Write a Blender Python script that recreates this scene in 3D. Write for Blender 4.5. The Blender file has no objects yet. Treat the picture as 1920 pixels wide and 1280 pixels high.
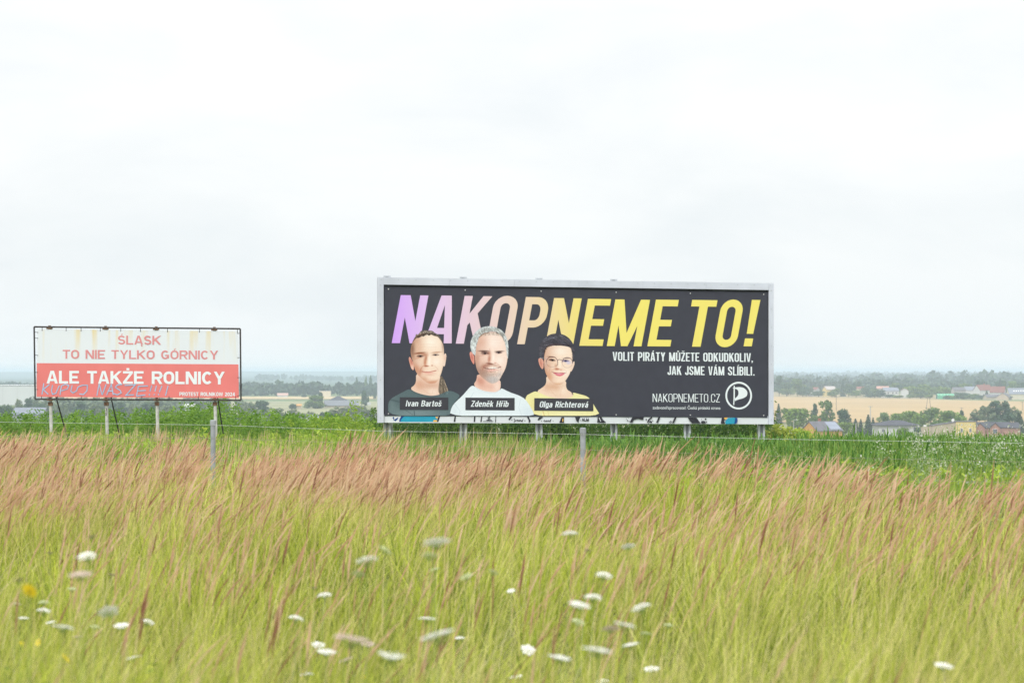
import bpy, math, random
import numpy as np
from mathutils import Vector
R = math.radians
rng = np.random.default_rng(7)
random.seed(7)
sc = bpy.context.scene
col = sc.collection

# ------------------------------------------------------------------ camera
F = 4533.3            # focal length in photo pixels (85 mm on a 36 mm sensor, 1920 px wide)
EYE = 2.3
HZ = 697.0            # horizon row in the photo
cam_d = bpy.data.cameras.new('camera')
cam_d.lens = 85; cam_d.sensor_width = 36
cam_d.clip_start = 0.1; cam_d.clip_end = 40000
cam_d.shift_y = (HZ - 640) / 1920
cam_d.dof.use_dof = True; cam_d.dof.focus_distance = 70; cam_d.dof.aperture_fstop = 3.4
cam = bpy.data.objects.new('camera', cam_d); col.objects.link(cam)
cam.location = (0, 0, EYE); cam.rotation_euler = (R(90), 0, 0)
sc.camera = cam

# ------------------------------------------------------------------ light
SUN_EL, SUN_AZ = 52, 205        # azimuth measured from +Y clockwise: behind the camera, a little left
w = bpy.data.worlds.new('World'); sc.world = w; w.use_nodes = True
nt = w.node_tree; nt.nodes.clear()
N = nt.nodes.new; L = nt.links.new
out = N('ShaderNodeOutputWorld'); bg = N('ShaderNodeBackground'); L(bg.outputs[0], out.inputs[0])
sky = N('ShaderNodeTexSky'); sky.sky_type = 'NISHITA'; sky.sun_disc = False
sky.sun_elevation = R(SUN_EL); sky.sun_rotation = R(SUN_AZ); sky.dust_density = 3
tc = N('ShaderNodeTexCoord'); mp = N('ShaderNodeMapping'); mp.inputs['Scale'].default_value = (8, 3, 22)
mp.inputs['Rotation'].default_value = (0, R(9), 0)
L(tc.outputs['Generated'], mp.inputs[0])
nz = N('ShaderNodeTexNoise'); nz.inputs['Scale'].default_value = 1.0; nz.inputs['Detail'].default_value = 7
nz.inputs['Roughness'].default_value = .52; nz.inputs['Distortion'].default_value = .25
L(mp.outputs[0], nz.inputs['Vector'])
cr = N('ShaderNodeValToRGB')
cr.color_ramp.elements[0].position = .30; cr.color_ramp.elements[0].color = (.885, .91, .93, 1)
cr.color_ramp.elements[1].position = .60; cr.color_ramp.elements[1].color = (1.0, 1.0, 1.0, 1)
L(nz.outputs['Fac'], cr.inputs[0])
sep = N('ShaderNodeSeparateXYZ'); L(tc.outputs['Generated'], sep.inputs[0])
hr = N('ShaderNodeValToRGB'); e = hr.color_ramp.elements     # brighter overhead, as any overcast sky
e[0].position = 0.0; e[0].color = (.90, .95, .97, 1)
e[1].position = 1.0; e[1].color = (2.1, 2.1, 2.1, 1)
q = e.new(.04); q.color = (.93, .965, .975, 1)
q = e.new(.09); q.color = (.985, 1.0, 1.0, 1)
q = e.new(.16); q.color = (1.03, 1.035, 1.035, 1)
L(sep.outputs['Z'], hr.inputs[0])
mul = N('ShaderNodeMix'); mul.data_type = 'RGBA'; mul.blend_type = 'MULTIPLY'; mul.inputs[0].default_value = 1
L(cr.outputs[0], mul.inputs[6]); L(hr.outputs[0], mul.inputs[7])
sc1 = N('ShaderNodeMix'); sc1.data_type = 'RGBA'; sc1.blend_type = 'MULTIPLY'; sc1.inputs[0].default_value = 1
L(mul.outputs[2], sc1.inputs[6]); sc1.inputs[7].default_value = (5.85, 5.85, 5.85, 1)
mx = N('ShaderNodeMix'); mx.data_type = 'RGBA'; mx.inputs[0].default_value = .94   # cloud deck over the clear sky
L(sky.outputs[0], mx.inputs[6]); L(sc1.outputs[2], mx.inputs[7])
L(mx.outputs[2], bg.inputs['Color']); bg.inputs['Strength'].default_value = 0.1

sd = bpy.data.lights.new('sun', 'SUN'); sd.energy = 1.35; sd.angle = R(14); sd.color = (1, .975, .94)
so = bpy.data.objects.new('sun', sd); col.objects.link(so); so.location = (-20, -30, 60)
a = R(SUN_AZ); sv = Vector((math.sin(a)*math.cos(R(SUN_EL)), math.cos(a)*math.cos(R(SUN_EL)), math.sin(R(SUN_EL))))
so.rotation_euler = sv.to_track_quat('Z', 'Y').to_euler()

sc.view_settings.view_transform = 'Standard'; sc.view_settings.look = 'None'
sc.view_settings.exposure = 0.85; sc.view_settings.gamma = 1
cy = sc.cycles
cy.use_denoising = True; cy.denoising_prefilter = 'NONE'; cy.use_adaptive_sampling = False
cy.max_bounces = 8; cy.diffuse_bounces = 3; cy.transmission_bounces = 3; cy.volume_bounces = 2
cy.transparent_max_bounces = 8; cy.caustics_reflective = False; cy.caustics_refractive = False

# ------------------------------------------------------------------ helpers
def s2l(c):
    c = np.asarray(c, float) / 255
    return np.where(c <= .04045, c / 12.92, ((c + .055) / 1.055) ** 2.4)
HAZE_D = .00021
BK = 1.12      # light that reaches a board facing the road, per unit of albedo
def pc(r, g, b):
    return tuple(np.clip(s2l((r, g, b)) / BK, 0, .86))
MATS = {}
def mat(name, color=None, rough=.8, attr=None, trans=0, var=0, scale=1.0, spec=.2, metal=0, bump=0):
    if name in MATS: return MATS[name]
    m = bpy.data.materials.new(name); m.use_nodes = True; MATS[name] = m
    t = m.node_tree; b = t.nodes['Principled BSDF']; b.inputs['Roughness'].default_value = rough
    b.inputs['Specular IOR Level'].default_value = spec; b.inputs['Metallic'].default_value = metal
    src = None
    if attr:
        an = t.nodes.new('ShaderNodeVertexColor'); an.layer_name = attr; src = an.outputs[0]
        t.links.new(src, b.inputs['Base Color'])
    else:
        b.inputs['Base Color'].default_value = (*color, 1)
        if var:
            tcn = t.nodes.new('ShaderNodeTexCoord'); no = t.nodes.new('ShaderNodeTexNoise')
            no.inputs['Scale'].default_value = scale; no.inputs['Detail'].default_value = 6
            t.links.new(tcn.outputs['Object'], no.inputs['Vector'])
            rp = t.nodes.new('ShaderNodeValToRGB')
            rp.color_ramp.elements[0].position = .3; rp.color_ramp.elements[1].position = .7
            rp.color_ramp.elements[0].color = (*[x*(1-var) for x in color], 1)
            rp.color_ramp.elements[1].color = (*[min(.9, x*(1+var)) for x in color], 1)
            t.links.new(no.outputs['Fac'], rp.inputs[0]); src = rp.outputs[0]
            t.links.new(src, b.inputs['Base Color'])
            if bump:
                bp = t.nodes.new('ShaderNodeBump'); bp.inputs['Strength'].default_value = bump
                t.links.new(no.outputs['Fac'], bp.inputs['Height']); t.links.new(bp.outputs[0], b.inputs['Normal'])
    if trans:
        tr = t.nodes.new('ShaderNodeBsdfTranslucent'); ms = t.nodes.new('ShaderNodeMixShader'); ms.inputs[0].default_value = trans
        if src: t.links.new(src, tr.inputs[0])
        else: tr.inputs[0].default_value = (*color, 1)
        t.links.new(b.outputs[0], ms.inputs[1]); t.links.new(tr.outputs[0], ms.inputs[2])
        t.links.new(ms.outputs[0], t.nodes['Material Output'].inputs[0])
    return m

def link(name, me, parent=None):
    o = bpy.data.objects.new(name, me); col.objects.link(o)
    if parent: o.parent = parent
    return o
def tag(o, label=None, cat=None, group=None, kind=None):
    if label: o['label'] = label
    if cat: o['category'] = cat
    if group: o['group'] = group
    if kind: o['kind'] = kind
    return o
def thing(name, loc, label, cat, group=None, rz=0):
    o = link(name, None); o.location = loc; o.rotation_euler = (0, 0, rz)
    return tag(o, label, cat, group)

def np_mesh(name, v, f, m, colors=None, smooth=False):
    """v (n,3), f (k,3 or 4) int arrays"""
    me = bpy.data.meshes.new(name)
    v = np.ascontiguousarray(v, np.float32); f = np.ascontiguousarray(f, np.int32)
    k = f.shape[1]
    me.vertices.add(len(v)); me.vertices.foreach_set('co', v.ravel())
    me.loops.add(f.size); me.loops.foreach_set('vertex_index', f.ravel())
    me.polygons.add(len(f)); me.polygons.foreach_set('loop_start', np.arange(0, f.size, k, dtype=np.int32))
    me.update(calc_edges=True)
    if colors is not None:
        ca = me.color_attributes.new('col', 'FLOAT_COLOR', 'POINT')
        c4 = np.ones((len(v), 4), np.float32); c4[:, :3] = colors
        ca.data.foreach_set('color', c4.ravel())
    if smooth: me.polygons.foreach_set('use_smooth', np.ones(len(f), bool))
    for x in (m if isinstance(m, (list, tuple)) else [m]): me.materials.append(x)
    return me

class MB:
    def __init__(s): s.v = []; s.f = []; s.m = []
    def add(s, vs, fs, mi=0):
        b = len(s.v); s.v += [tuple(map(float, p)) for p in vs]
        for f in fs: s.f.append([b+i for i in f]); s.m.append(mi)
    def box(s, c, d, rz=0, mi=0):
        x, y, z = d[0]/2, d[1]/2, d[2]/2; ca, sa = math.cos(rz), math.sin(rz)
        p = []
        for k in (-z, z):
            for (i, j) in ((-x, -y), (x, -y), (x, y), (-x, y)):
                p.append((c[0]+i*ca-j*sa, c[1]+i*sa+j*ca, c[2]+k))
        s.add(p, [(3,2,1,0),(4,5,6,7),(0,1,5,4),(1,2,6,5),(2,3,7,6),(3,0,4,7)], mi)
    def bar(s, p0, p1, w, d, mi=0):      # rectangular bar between two points
        p0, p1 = Vector(p0), Vector(p1); t = (p1-p0).normalized()
        a = t.cross(Vector((0,1,0)));  a = a.normalized() if a.length > .05 else Vector((1,0,0)); b = t.cross(a).normalized()
        p = []
        for q in (p0, p1):
            for (i, j) in ((-1,-1),(1,-1),(1,1),(-1,1)): p.append(q + a*i*w/2 + b*j*d/2)
        s.add(p, [(0,1,2,3),(7,6,5,4),(0,4,5,1),(1,5,6,2),(2,6,7,3),(3,7,4,0)], mi)
    def tube(s, pts, rad, n=8, mi=0):
        pts = [Vector(p) for p in pts]
        if not hasattr(rad, '__len__'): rad = [rad]*len(pts)
        rings = []
        for i, p in enumerate(pts):
            t = (pts[min(i+1, len(pts)-1)] - pts[max(i-1, 0)]).normalized()
            a = t.cross(Vector((0,1,0)));  a = a.normalized() if a.length > .05 else Vector((1,0,0)); b = t.cross(a).normalized()
            rings.append([p + (a*math.cos(2*math.pi*k/n) + b*math.sin(2*math.pi*k/n))*rad[i] for k in range(n)])
        vs = [q for r in rings for q in r]; fs = []
        for i in range(len(pts)-1):
            for k in range(n):
                fs.append((i*n+k, i*n+(k+1)%n, (i+1)*n+(k+1)%n, (i+1)*n+k))
        fs.append(tuple(range(n))[::-1]); fs.append(tuple((len(pts)-1)*n+k for k in range(n)))
        s.add(vs, fs, mi)
    def prism(s, ring, axis, mi=0):      # ring extruded along a vector
        n = len(ring); ax = Vector(axis); r = [Vector(p) for p in ring]
        s.add(r + [p+ax for p in r], [tuple(range(n))[::-1], tuple(range(n, 2*n))] + [(i, (i+1)%n, n+(i+1)%n, n+i) for i in range(n)], mi)
    def build(s, name, m, parent=None, label=None, bevel=0):
        me = bpy.data.meshes.new(name); me.from_pydata(s.v, [], s.f)
        for x in (m if isinstance(m, (list, tuple)) else [m]): me.materials.append(x)
        me.polygons.foreach_set('material_index', s.m); me.update()
        o = link(name, me, parent)
        if label: o['label'] = label
        return o

def at(px, py, d): return Vector(((px-960)/F*d, d, EYE+(HZ-py)/F*d))

# ------------------------------------------------------------------ terrain
PY = np.array([-80, 5, 11, 16, 66, 80, 110, 200, 500, 800, 1100, 1500, 2000, 2300, 4000, 6000, 9000, 12500, 16000.])
PZ = np.array([.35, .35, .25, .0, .0, -1.1, -1.95, -4.35, -12.6, -19.6, -19.1, -18.3, -17.7, -18.4, -18, -14, -7.5, -2, -2.])
def gz(x, y):
    x = np.asarray(x, float); y = np.asarray(y, float)
    z = np.interp(y, PY, PZ)
    near = np.clip((75-y)/10, 0, 1)
    z = z + near*(.05*np.sin(x*.9+y*.37)+.04*np.sin(x*.31-y*.53))
    far = np.clip((y-2600)/2500, 0, 1)
    z = z + far*(3.0*np.sin(x*.0021+1)*np.sin(y*.0011) + 1.5*np.sin(x*.0053+y*.0009))
    z = z + 6.5*np.exp(-((x+600)/420)**2 - ((y-9500)/900)**2) + 5*np.exp(-((x+900)/2000)**2 - ((y-9500)/900)**2) + 7*np.exp(-((x+1900)/700)**2 - ((y-9300)/800)**2)
    return z
ys = np.concatenate([np.linspace(-80, 4, 8), np.linspace(5, 130, 100), np.geomspace(134, 16000, 130)])
xs = np.sinh(np.linspace(-6.2, 6.2, 121))/math.sinh(6.2)*8000
X, Y = np.meshgrid(xs, ys); Z = gz(X, Y)
nx, ny = len(xs), len(ys)
ii = (np.arange(ny-1)[:, None]*nx + np.arange(nx-1)[None, :]).ravel()
gm = bpy.data.materials.new('ground_soil'); gm.use_nodes = True
t = gm.node_tree; b = t.nodes['Principled BSDF']; b.inputs['Roughness'].default_value = .95; b.inputs['Specular IOR Level'].default_value = .1
ge = t.nodes.new('ShaderNodeNewGeometry'); n1 = t.nodes.new('ShaderNodeTexNoise'); n1.inputs['Scale'].default_value = .9; n1.inputs['Detail'].default_value = 5
n2 = t.nodes.new('ShaderNodeTexVoronoi'); n2.inputs['Scale'].default_value = .0042
mpp = t.nodes.new('ShaderNodeMapping'); mpp.inputs['Scale'].default_value = (1, .35, 0); mpp.inputs['Rotation'].default_value = (0, 0, .1)
t.links.new(ge.outputs['Position'], n1.inputs['Vector']); t.links.new(ge.outputs['Position'], mpp.inputs[0]); t.links.new(mpp.outputs[0], n2.inputs['Vector'])
r1 = t.nodes.new('ShaderNodeValToRGB'); r1.color_ramp.elements[0].color = (.05, .07, .02, 1); r1.color_ramp.elements[1].color = (.15, .15, .055, 1)
t.links.new(n1.outputs['Fac'], r1.inputs[0])
sx = t.nodes.new('ShaderNodeSeparateXYZ'); t.links.new(n2.outputs['Color'], sx.inputs[0])
r2 = t.nodes.new('ShaderNodeValToRGB'); r2.color_ramp.interpolation = 'CONSTANT'
cs = [(0, (.12, .16, .065)), (.25, (.20, .20, .10)), (.45, (.09, .14, .05)), (.62, (.28, .23, .13)), (.78, (.14, .18, .08))]
for i, (p, c) in enumerate(cs):
    el = r2.color_ramp.elements[i] if i < 2 else r2.color_ramp.elements.new(p)
    el.position = p; el.color = (*c, 1)
t.links.new(sx.outputs[0], r2.inputs[0])
sy = t.nodes.new('ShaderNodeSeparateXYZ'); t.links.new(ge.outputs['Position'], sy.inputs[0])
mr = t.nodes.new('ShaderNodeMapRange'); mr.inputs[1].default_value = 180; mr.inputs[2].default_value = 420; t.links.new(sy.outputs['Y'], mr.inputs[0])
mg = t.nodes.new('ShaderNodeMix'); mg.data_type = 'RGBA'; t.links.new(mr.outputs[0], mg.inputs[0]); t.links.new(r1.outputs[0], mg.inputs[6]); t.links.new(r2.outputs[0], mg.inputs[7])
mr2 = t.nodes.new('ShaderNodeMapRange'); mr2.inputs[1].default_value = 2600; mr2.inputs[2].default_value = 4200; t.links.new(sy.outputs['Y'], mr2.inputs[0])
mg2 = t.nodes.new('ShaderNodeMix'); mg2.data_type = 'RGBA'; t.links.new(mr2.outputs[0], mg2.inputs[0]); t.links.new(mg.outputs[2], mg2.inputs[6]); mg2.inputs[7].default_value = (.045, .075, .045, 1)
t.links.new(mg2.outputs[2], b.inputs['Base Color'])
tag(link('ground', np_mesh('ground', np.stack([X, Y, Z], -1).reshape(-1, 3), np.stack([ii, ii+1, ii+nx+1, ii+nx], 1), gm, smooth=True)), kind='structure')

def field(name, corners, m, lift=.35, n=30):
    """a field laid on the terrain: corners (x,y) x4, lifted a little above it"""
    c = [np.array(p, float) for p in corners]; g = []
    for j in range(n+1):
        for i in range(n+1):
            s_, t_ = i/n, j/n
            g.append((1-t_)*((1-s_)*c[0]+s_*c[1]) + t_*((1-s_)*c[3]+s_*c[2]))
    g = np.array(g); z = gz(g[:, 0], g[:, 1]) + lift
    k = (np.arange(n)[:, None]*(n+1)+np.arange(n)[None, :]).ravel()
    o = link(name, np_mesh(name, np.column_stack([g, z]), np.stack([k, k+1, k+n+2, k+n+1], 1), m, smooth=True))
    return tag(o, kind='structure')
def gx(px, d): return (px-960)/F*d
wheat = mat('ripe_wheat', (.37, .265, .13), .95, var=.10, scale=.012)
field('wheat_field', [(gx(1400, 1020), 1020), (gx(2300, 1020), 1020), (gx(2300, 1480), 1480), (gx(1400, 1960), 1960)], wheat)
field('stubble_field', [(gx(100, 1760), 1760), (gx(1300, 1800), 1800), (gx(1300, 1950), 1960), (gx(100, 1930), 1930)], mat('stubble', (.42, .33, .18), .95, var=.1, scale=.02))
field('dry_meadow', [(gx(380, 1180), 1180), (gx(800, 1180), 1180), (gx(800, 1640), 1640), (gx(300, 1640), 1640)], mat('dry_meadow', (.24, .24, .13), .95, var=.25, scale=.03))
field('mown_strip', [(gx(530, 930), 930), (gx(640, 930), 930), (gx(660, 1040), 1040), (gx(530, 1040), 1040)], mat('mown_hay', (.38, .28, .16), .95, var=.15, scale=.05), .4)

# ------------------------------------------------------------------ lettering
def thick(pts, s, closed=False):
    p = [Vector((a[0], a[1])) for a in pts]; n = len(p); o = []
    for i in range(n):
        a = p[i-1] if (closed or i > 0) else None
        c = p[(i+1) % n] if (closed or i < n-1) else None
        d1 = (p[i]-a).normalized() if a is not None else None
        d2 = (c-p[i]).normalized() if c is not None else None
        if d1 is None: d1 = d2
        if d2 is None: d2 = d1
        n1, n2 = Vector((-d1.y, d1.x)), Vector((-d2.y, d2.x)); m = (n1+n2)
        m = m.normalized() if m.length > 1e-6 else n1
        k = s/2/max(.35, m.dot(n1))
        o.append((p[i]+m*k, p[i]-m*k))
    polys = []
    for i in range(n if closed else n-1):
        j = (i+1) % n
        polys.append([o[i][0], o[i][1], o[j][1], o[j][0]])
    return polys
def arc(cx, cy_, rx, ry, a0, a1, n=7):
    return [(cx+rx*math.cos(R(a0+(a1-a0)*i/n)), cy_+ry*math.sin(R(a0+(a1-a0)*i/n))) for i in range(n+1)]
def rect(x0, y0, x1, y1): return [(x0, y0), (x1, y0), (x1, y1), (x0, y1)]
def glyph(ch, s, w=.41):
    """condensed block capital, cap height 1, stroke s -> (advance width, [polygon groups])"""
    h = s/2; r = w*.5-h
    def bowl(y0, y1, x0=None):
        x0 = h if x0 is None else x0; rr = min((y1-y0)/2, w*.42)
        return thick([(x0, y1)] + arc(w-h-rr*.8, y1-rr, rr*.8, rr, 90, 0) + arc(w-h-rr*.8, y0+rr, rr*.8, rr, 0, -90) + [(x0, y0)], s)
    stem = [rect(0, 0, s, 1)]
    if ch == 'N': return w*1.04, [stem, [rect(w*1.04-s, 0, w*1.04, 1)], [[(0, 1), (s*1.2, 1), (w*1.04, 0), (w*1.04-s*1.2, 0)]]]
    if ch == 'A':
        w = w*1.05; c = w/2
        return w, [[[(0, 0), (s*.98, 0), (c, .80), (c, 1), (c-s*.62, 1)]], [[(w, 0), (c+s*.62, 1), (c, 1), (c, .80), (w-s*.98, 0)]], [rect(w*.24, .19, w*.76, .19+s*.85)]]
    if ch == 'K': w = w*1.06; return w, [stem, [[(s*.9, .36), (s*.9, .60), (w-s*1.1, 1), (w, 1)]], [[(s*1.05, .52), (s*1.8, .72), (w+.01, 0), (w-s*1.1, 0)]]]
    if ch in 'OQ': return w, [thick(arc(w/2, 1-h-r, r, r, 0, 180, 12) + arc(w/2, h+r, r, r, 180, 360, 12), s, True)]
    if ch == 'D': return w, [stem, bowl(h, 1-h)]
    if ch == 'P': return w*.98, [stem, bowl(.43, 1-h)]
    if ch == 'R': return w, [stem, bowl(.47, 1-h), [[(w*.38, .48), (w*.38+s*.9, .52), (w, 0), (w-s*1.02, 0)]]]
    if ch == 'B': return w, [stem, bowl(.54-.02, 1-h), bowl(h, .52+.02)]
    if ch == 'E': w = w*.90; return w, [stem, [rect(s*.9, 1-s*.92, w, 1)], [rect(s*.9, .5-s*.46, w*.86, .5+s*.46)], [rect(s*.9, 0, w, s*.92)]]
    if ch == 'L': w = w*.86; return w, [stem, [rect(s*.9, 0, w, s*.92)]]
    if ch == 'M':
        w = w*1.36; c = w/2
        return w, [stem, [rect(w-s, 0, w, 1)], [[(0, 1), (s*1.15, 1), (c+s*.40, 0), (c-s*.40, 0)]], [[(w-s*1.15, 1), (w, 1), (c+s*.42, 0.002), (c-s*.42, .002)]]]
    if ch == 'T': w = w*.92; return w, [[rect(0, 1-s*.92, w, 1)], [rect(w/2-h, 0, w/2+h, 1-s*.9)]]
    if ch == '!': w = s*1.0; return w, [[[(w*.12, .27), (w*.88, .27), (w, 1), (0, 1)]], [rect(0.02*w, 0, w*.98, .17)]]
    if ch == 'V': w = w*1.02; c = w/2; return w, [[[(0, 1), (s*.98, 1), (c, .2), (c, 0), (c-s*.6, 0)]], [[(w, 1), (c+s*.6, 0), (c, 0), (c, .2), (w-s*.98, 1)]]]
    if ch == 'I': return s, [stem]
    if ch == 'Y': w = w*1.02; c = w/2; return w, [[rect(c-h, 0, c+h, .45)], [[(0, 1), (s*1.02, 1), (c+h, .42), (c-h, .42)]], [[(w, 1), (w-s*1.02, 1), (c-h, .421), (c+h, .421)]]]
    if ch == 'U': return w, [thick([(h, 1)] + arc(w/2, h+r, r, r, 180, 360, 12) + [(w-h, 1)], s)]
    if ch == 'J': w = w*.80; r = w*.5-h*.9; return w, [thick([(h*.8, .30)] + arc(w/2, h+r, r, r, 180, 360, 10) + [(w-h, 1)], s)]
    if ch == 'Z': w = w*.92; return w, [[rect(0, 1-s*.92, w, 1)], [rect(0, 0, w, s*.92)], [[(0, s*.8), (s*1.1, s*.8), (w, 1-s*.8), (w-s*1.1, 1-s*.8)]]]
    if w > .6 and ch in 'CGS2':
        ry = .5-h
        if ch == 'C': return w, [thick(arc(w/2, .5, r, ry, 42, 318, 18), s)]
        if ch == 'G': return w*1.04, [thick(arc(w/2, .5, r, ry, 42, 335, 18), s), [rect(w*.52, .36, w-s*.1, .36+s*.9)], [rect(w-s*1.0, .10, w-s*.1, .40)]]
        q_ = ry/2
        if ch == 'S': w = w*.9; r = w/2-h; return w, [thick(arc(w/2, 1-h-q_, r*.95, q_, 20, 250, 12) + arc(w/2, h+q_, r, q_, 70, -160, 12), s)]
        w = w*.86; r = w/2-h; return w, [thick(arc(w/2, 1-h-q_*1.05, r, q_*1.05, 170, -35, 10) + [(h*1.4, s*.6)], s), [rect(0, 0, w, s*.92)]]
    if ch == 'C': return w, [thick([(w-h, .68)] + arc(w/2, 1-h-r, r, r, 0, 180, 12) + arc(w/2, h+r, r, r, 180, 360, 12) + [(w-h, .32)], s)]
    if ch == 'S': return w, [thick([(w-h, .70)] + arc(w/2, 1-h-r, r, r, 0, 180, 10) + [(h, .70), (w*.36, .55), (w*.64, .44), (w-h, .30)] + arc(w/2, h+r, r, r, 0, -180, 10) + [(h, .31)], s)]
    if ch == '.': return s+.05, [[rect(.05, 0, s+.05, s)]]
    if ch == ',': return s, [[[(0, 0), (s*.3, 0), (0, -.12), (s*.5, -.12), (s, .05), (s, s), (0, s)]]]
    if ch == 'H': return w*1.04, [stem, [rect(w*1.04-s, 0, w*1.04, 1)], [rect(s*.9, .5-s*.45, w*1.04-s*.9, .5+s*.45)]]
    if ch == 'G': return w, [thick([(w-h, .70)] + arc(w/2, 1-h-r, r, r, 0, 180, 12) + arc(w/2, h+r, r, r, 180, 360, 12) + [(w-h, .46)], s), [rect(w*.5, .42, w-s*.2, .42+s*.9)]]
    if ch == 'W':
        w = w*1.5; q_ = w/4
        return w, [[[(0, 1), (s*.95, 1), (q_+s*.3, 0), (q_-s*.5, 0)]], [[(q_-s*.4, 0), (q_+s*.4, 0), (w/2+s*.4, 1), (w/2-s*.4, 1)]], [[(w/2-s*.4, 1), (w/2+s*.4, 1), (3*q_+s*.4, 0), (3*q_-s*.4, 0)]], [[(3*q_-s*.3, 0), (3*q_+s*.5, 0), (w, 1), (w-s*.95, 1)]]]
    if ch == '0': return glyph('O', s, w*.86)
    if ch == '2': w = w*.86; r = w*.5-h; return w, [thick([(h, .70)] + arc(w/2, 1-h-r, r, r, 180, -30, 12) + [(h*1.2, h)], s), [rect(0, 0, w, s*.92)]]
    if ch == '4': w = w*.9; return w, [[rect(w*.62-h*.4, 0, w*.62+h*1.6, 1)], [rect(0, .22, w, .22+s*.85)], [[(0, .22), (s*.9, .22), (w*.66+h, 1), (w*.66-h, 1)]]]
    xh = .73; lw = w*.86; r = lw*.5-h; c = lw/2
    def O_(): return thick(arc(c, xh-h-r, r, r, 0, 180, 10) + arc(c, h+r, r, r, 180, 360, 10), s, True)
    if ch == 'o': return lw, [O_()]
    if ch == 'd': return lw, [O_(), [rect(lw-s, 0, lw, 1)]]
    if ch == 'b': return lw, [O_(), [rect(0, 0, s, 1)]]
    if ch == 'g': return lw, [O_(), thick([(lw-h, xh), (lw-h, -.02)] + arc(c, -.02, r, r*.9, 0, -150, 8), s)]
    if ch == 'n': return lw, [[rect(0, 0, s, xh)], thick(arc(c, xh-h-r, r, r, 170, 0, 8) + [(lw-h, 0)], s)]
    if ch == 'h': return lw, [[rect(0, 0, s, 1)], thick(arc(c, xh-h-r, r, r, 170, 0, 8) + [(lw-h, 0)], s)]
    if ch == 'r': return lw*.68, [[rect(0, 0, s, xh)], thick(arc(c, xh-h-r, r, r, 170, 75, 5), s)]
    if ch == 'a': return lw, [thick(arc(c, xh-h-r, r, r, 160, 0, 8) + [(lw-h, 0)], s), thick([(lw-h, .44), (c, .44)] + arc(c, .22+h*.0, r, .22-h, 90, 270, 8) + [(lw-h, h)], s)]
    if ch == 'e': return lw, [thick([(lw-h, .34)] + arc(c, xh-h-r, r, r, 0, 180, 10) + arc(c, h+r, r, r, 180, 345, 9), s), [rect(h, .34, lw-.001, .34+s*.8)]]
    if ch == 'c': return lw, [thick([(lw-h, .50)] + arc(c, xh-h-r, r, r, 0, 180, 10) + arc(c, h+r, r, r, 180, 345, 9), s)]
    if ch == 's': return lw*.95, [thick([(lw-h, .52)] + arc(c, xh-h-r*.8, r, r*.8, 0, 180, 8) + [(h, .5), (lw*.36, .41), (lw*.64, .32), (lw-h, .23)] + arc(c, h+r*.8, r, r*.8, 0, -180, 8) + [(h, .22)], s)]
    if ch == 't': return lw*.7, [[rect(lw*.18, 0, lw*.18+s, .95)], [rect(0, xh-s*.8, lw*.7, xh)], [rect(lw*.18+s*.9, 0, lw*.68, s*.85)]]
    if ch == 'v': return lw, [[[(0, xh), (s*.98, xh), (c, .16), (c, 0), (c-s*.6, 0)]], [[(lw, xh), (c+s*.6, 0), (c, 0), (c, .16), (lw-s*.98, xh)]]]
    if ch == 'i': return s, [[rect(0, 0, s, xh)], [rect(0, .84, s, 1.0)]]
    if ch == 'l': return s, [stem]
    if ch == 'k': return lw*1.02, [stem, [[(s*.9, .24), (s*.9, .44), (lw-s*1.1, xh), (lw, xh)]], [[(s*1.05, .38), (s*1.8, .52), (lw*1.02, 0), (lw-s*1.1, 0)]]]
    return w*.55, []
ACC = {'Á': ('A', 'a'), 'Í': ('I', 'a'), 'Ů': ('U', 'r'), 'Ž': ('Z', 'c'), 'Ś': ('S', 'a'), 'Ó': ('O', 'a'), 'Ą': ('A', 'o'), 'Ż': ('Z', 'd'), 'š': ('s', 'C'), 'ě': ('e', 'C'), 'ř': ('r', 'C'), 'á': ('a', 'A')}
def block_text(txt, s, gap=.065, w=.41):
    x = 0; out_ = []
    for ch in txt:
        bch, ac = ACC.get(ch, (ch, None))
        wd, gs = glyph(bch, s, w)
        gs = list(gs); c = wd/2
        if ac == 'a': gs.append([[(c-.05, 1.05), (c+.03, 1.05), (c+.13, 1.2), (c+.02, 1.2)]])
        if ac == 'r': gs.append(thick(arc(c, 1.13, .065, .065, 0, 330, 10), .05, True))
        if ac == 'c': gs.append([[(c-.14, 1.2), (c-.05, 1.2), (c, 1.13), (c, 1.05)], [(c+.14, 1.2), (c, 1.05), (c, 1.13), (c+.05, 1.2)]])
        if ac == 'o': gs.append(thick([(wd-.10, .02), (wd-.16, -.08), (wd-.12, -.16), (wd-.02, -.15)], .07))
        if ac == 'd': gs.append([rect(c-s*.5, 1.07, c+s*.5, 1.07+s*.85)])
        if ac == 'C': gs.append([[(c-.15, 1.0), (c-.04, 1.0), (c, .92), (c, .80)], [(c+.15, 1.0), (c, .80), (c, .92), (c+.04, 1.0)]])
        if ac == 'A': gs.append([[(c-.06, .82), (c+.04, .82), (c+.16, 1.02), (c+.03, 1.02)]])
        for g in gs: out_.append([[(p[0]+x, p[1]) for p in poly] for poly in g])
        x += wd + gap
    return x-gap, out_

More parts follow.
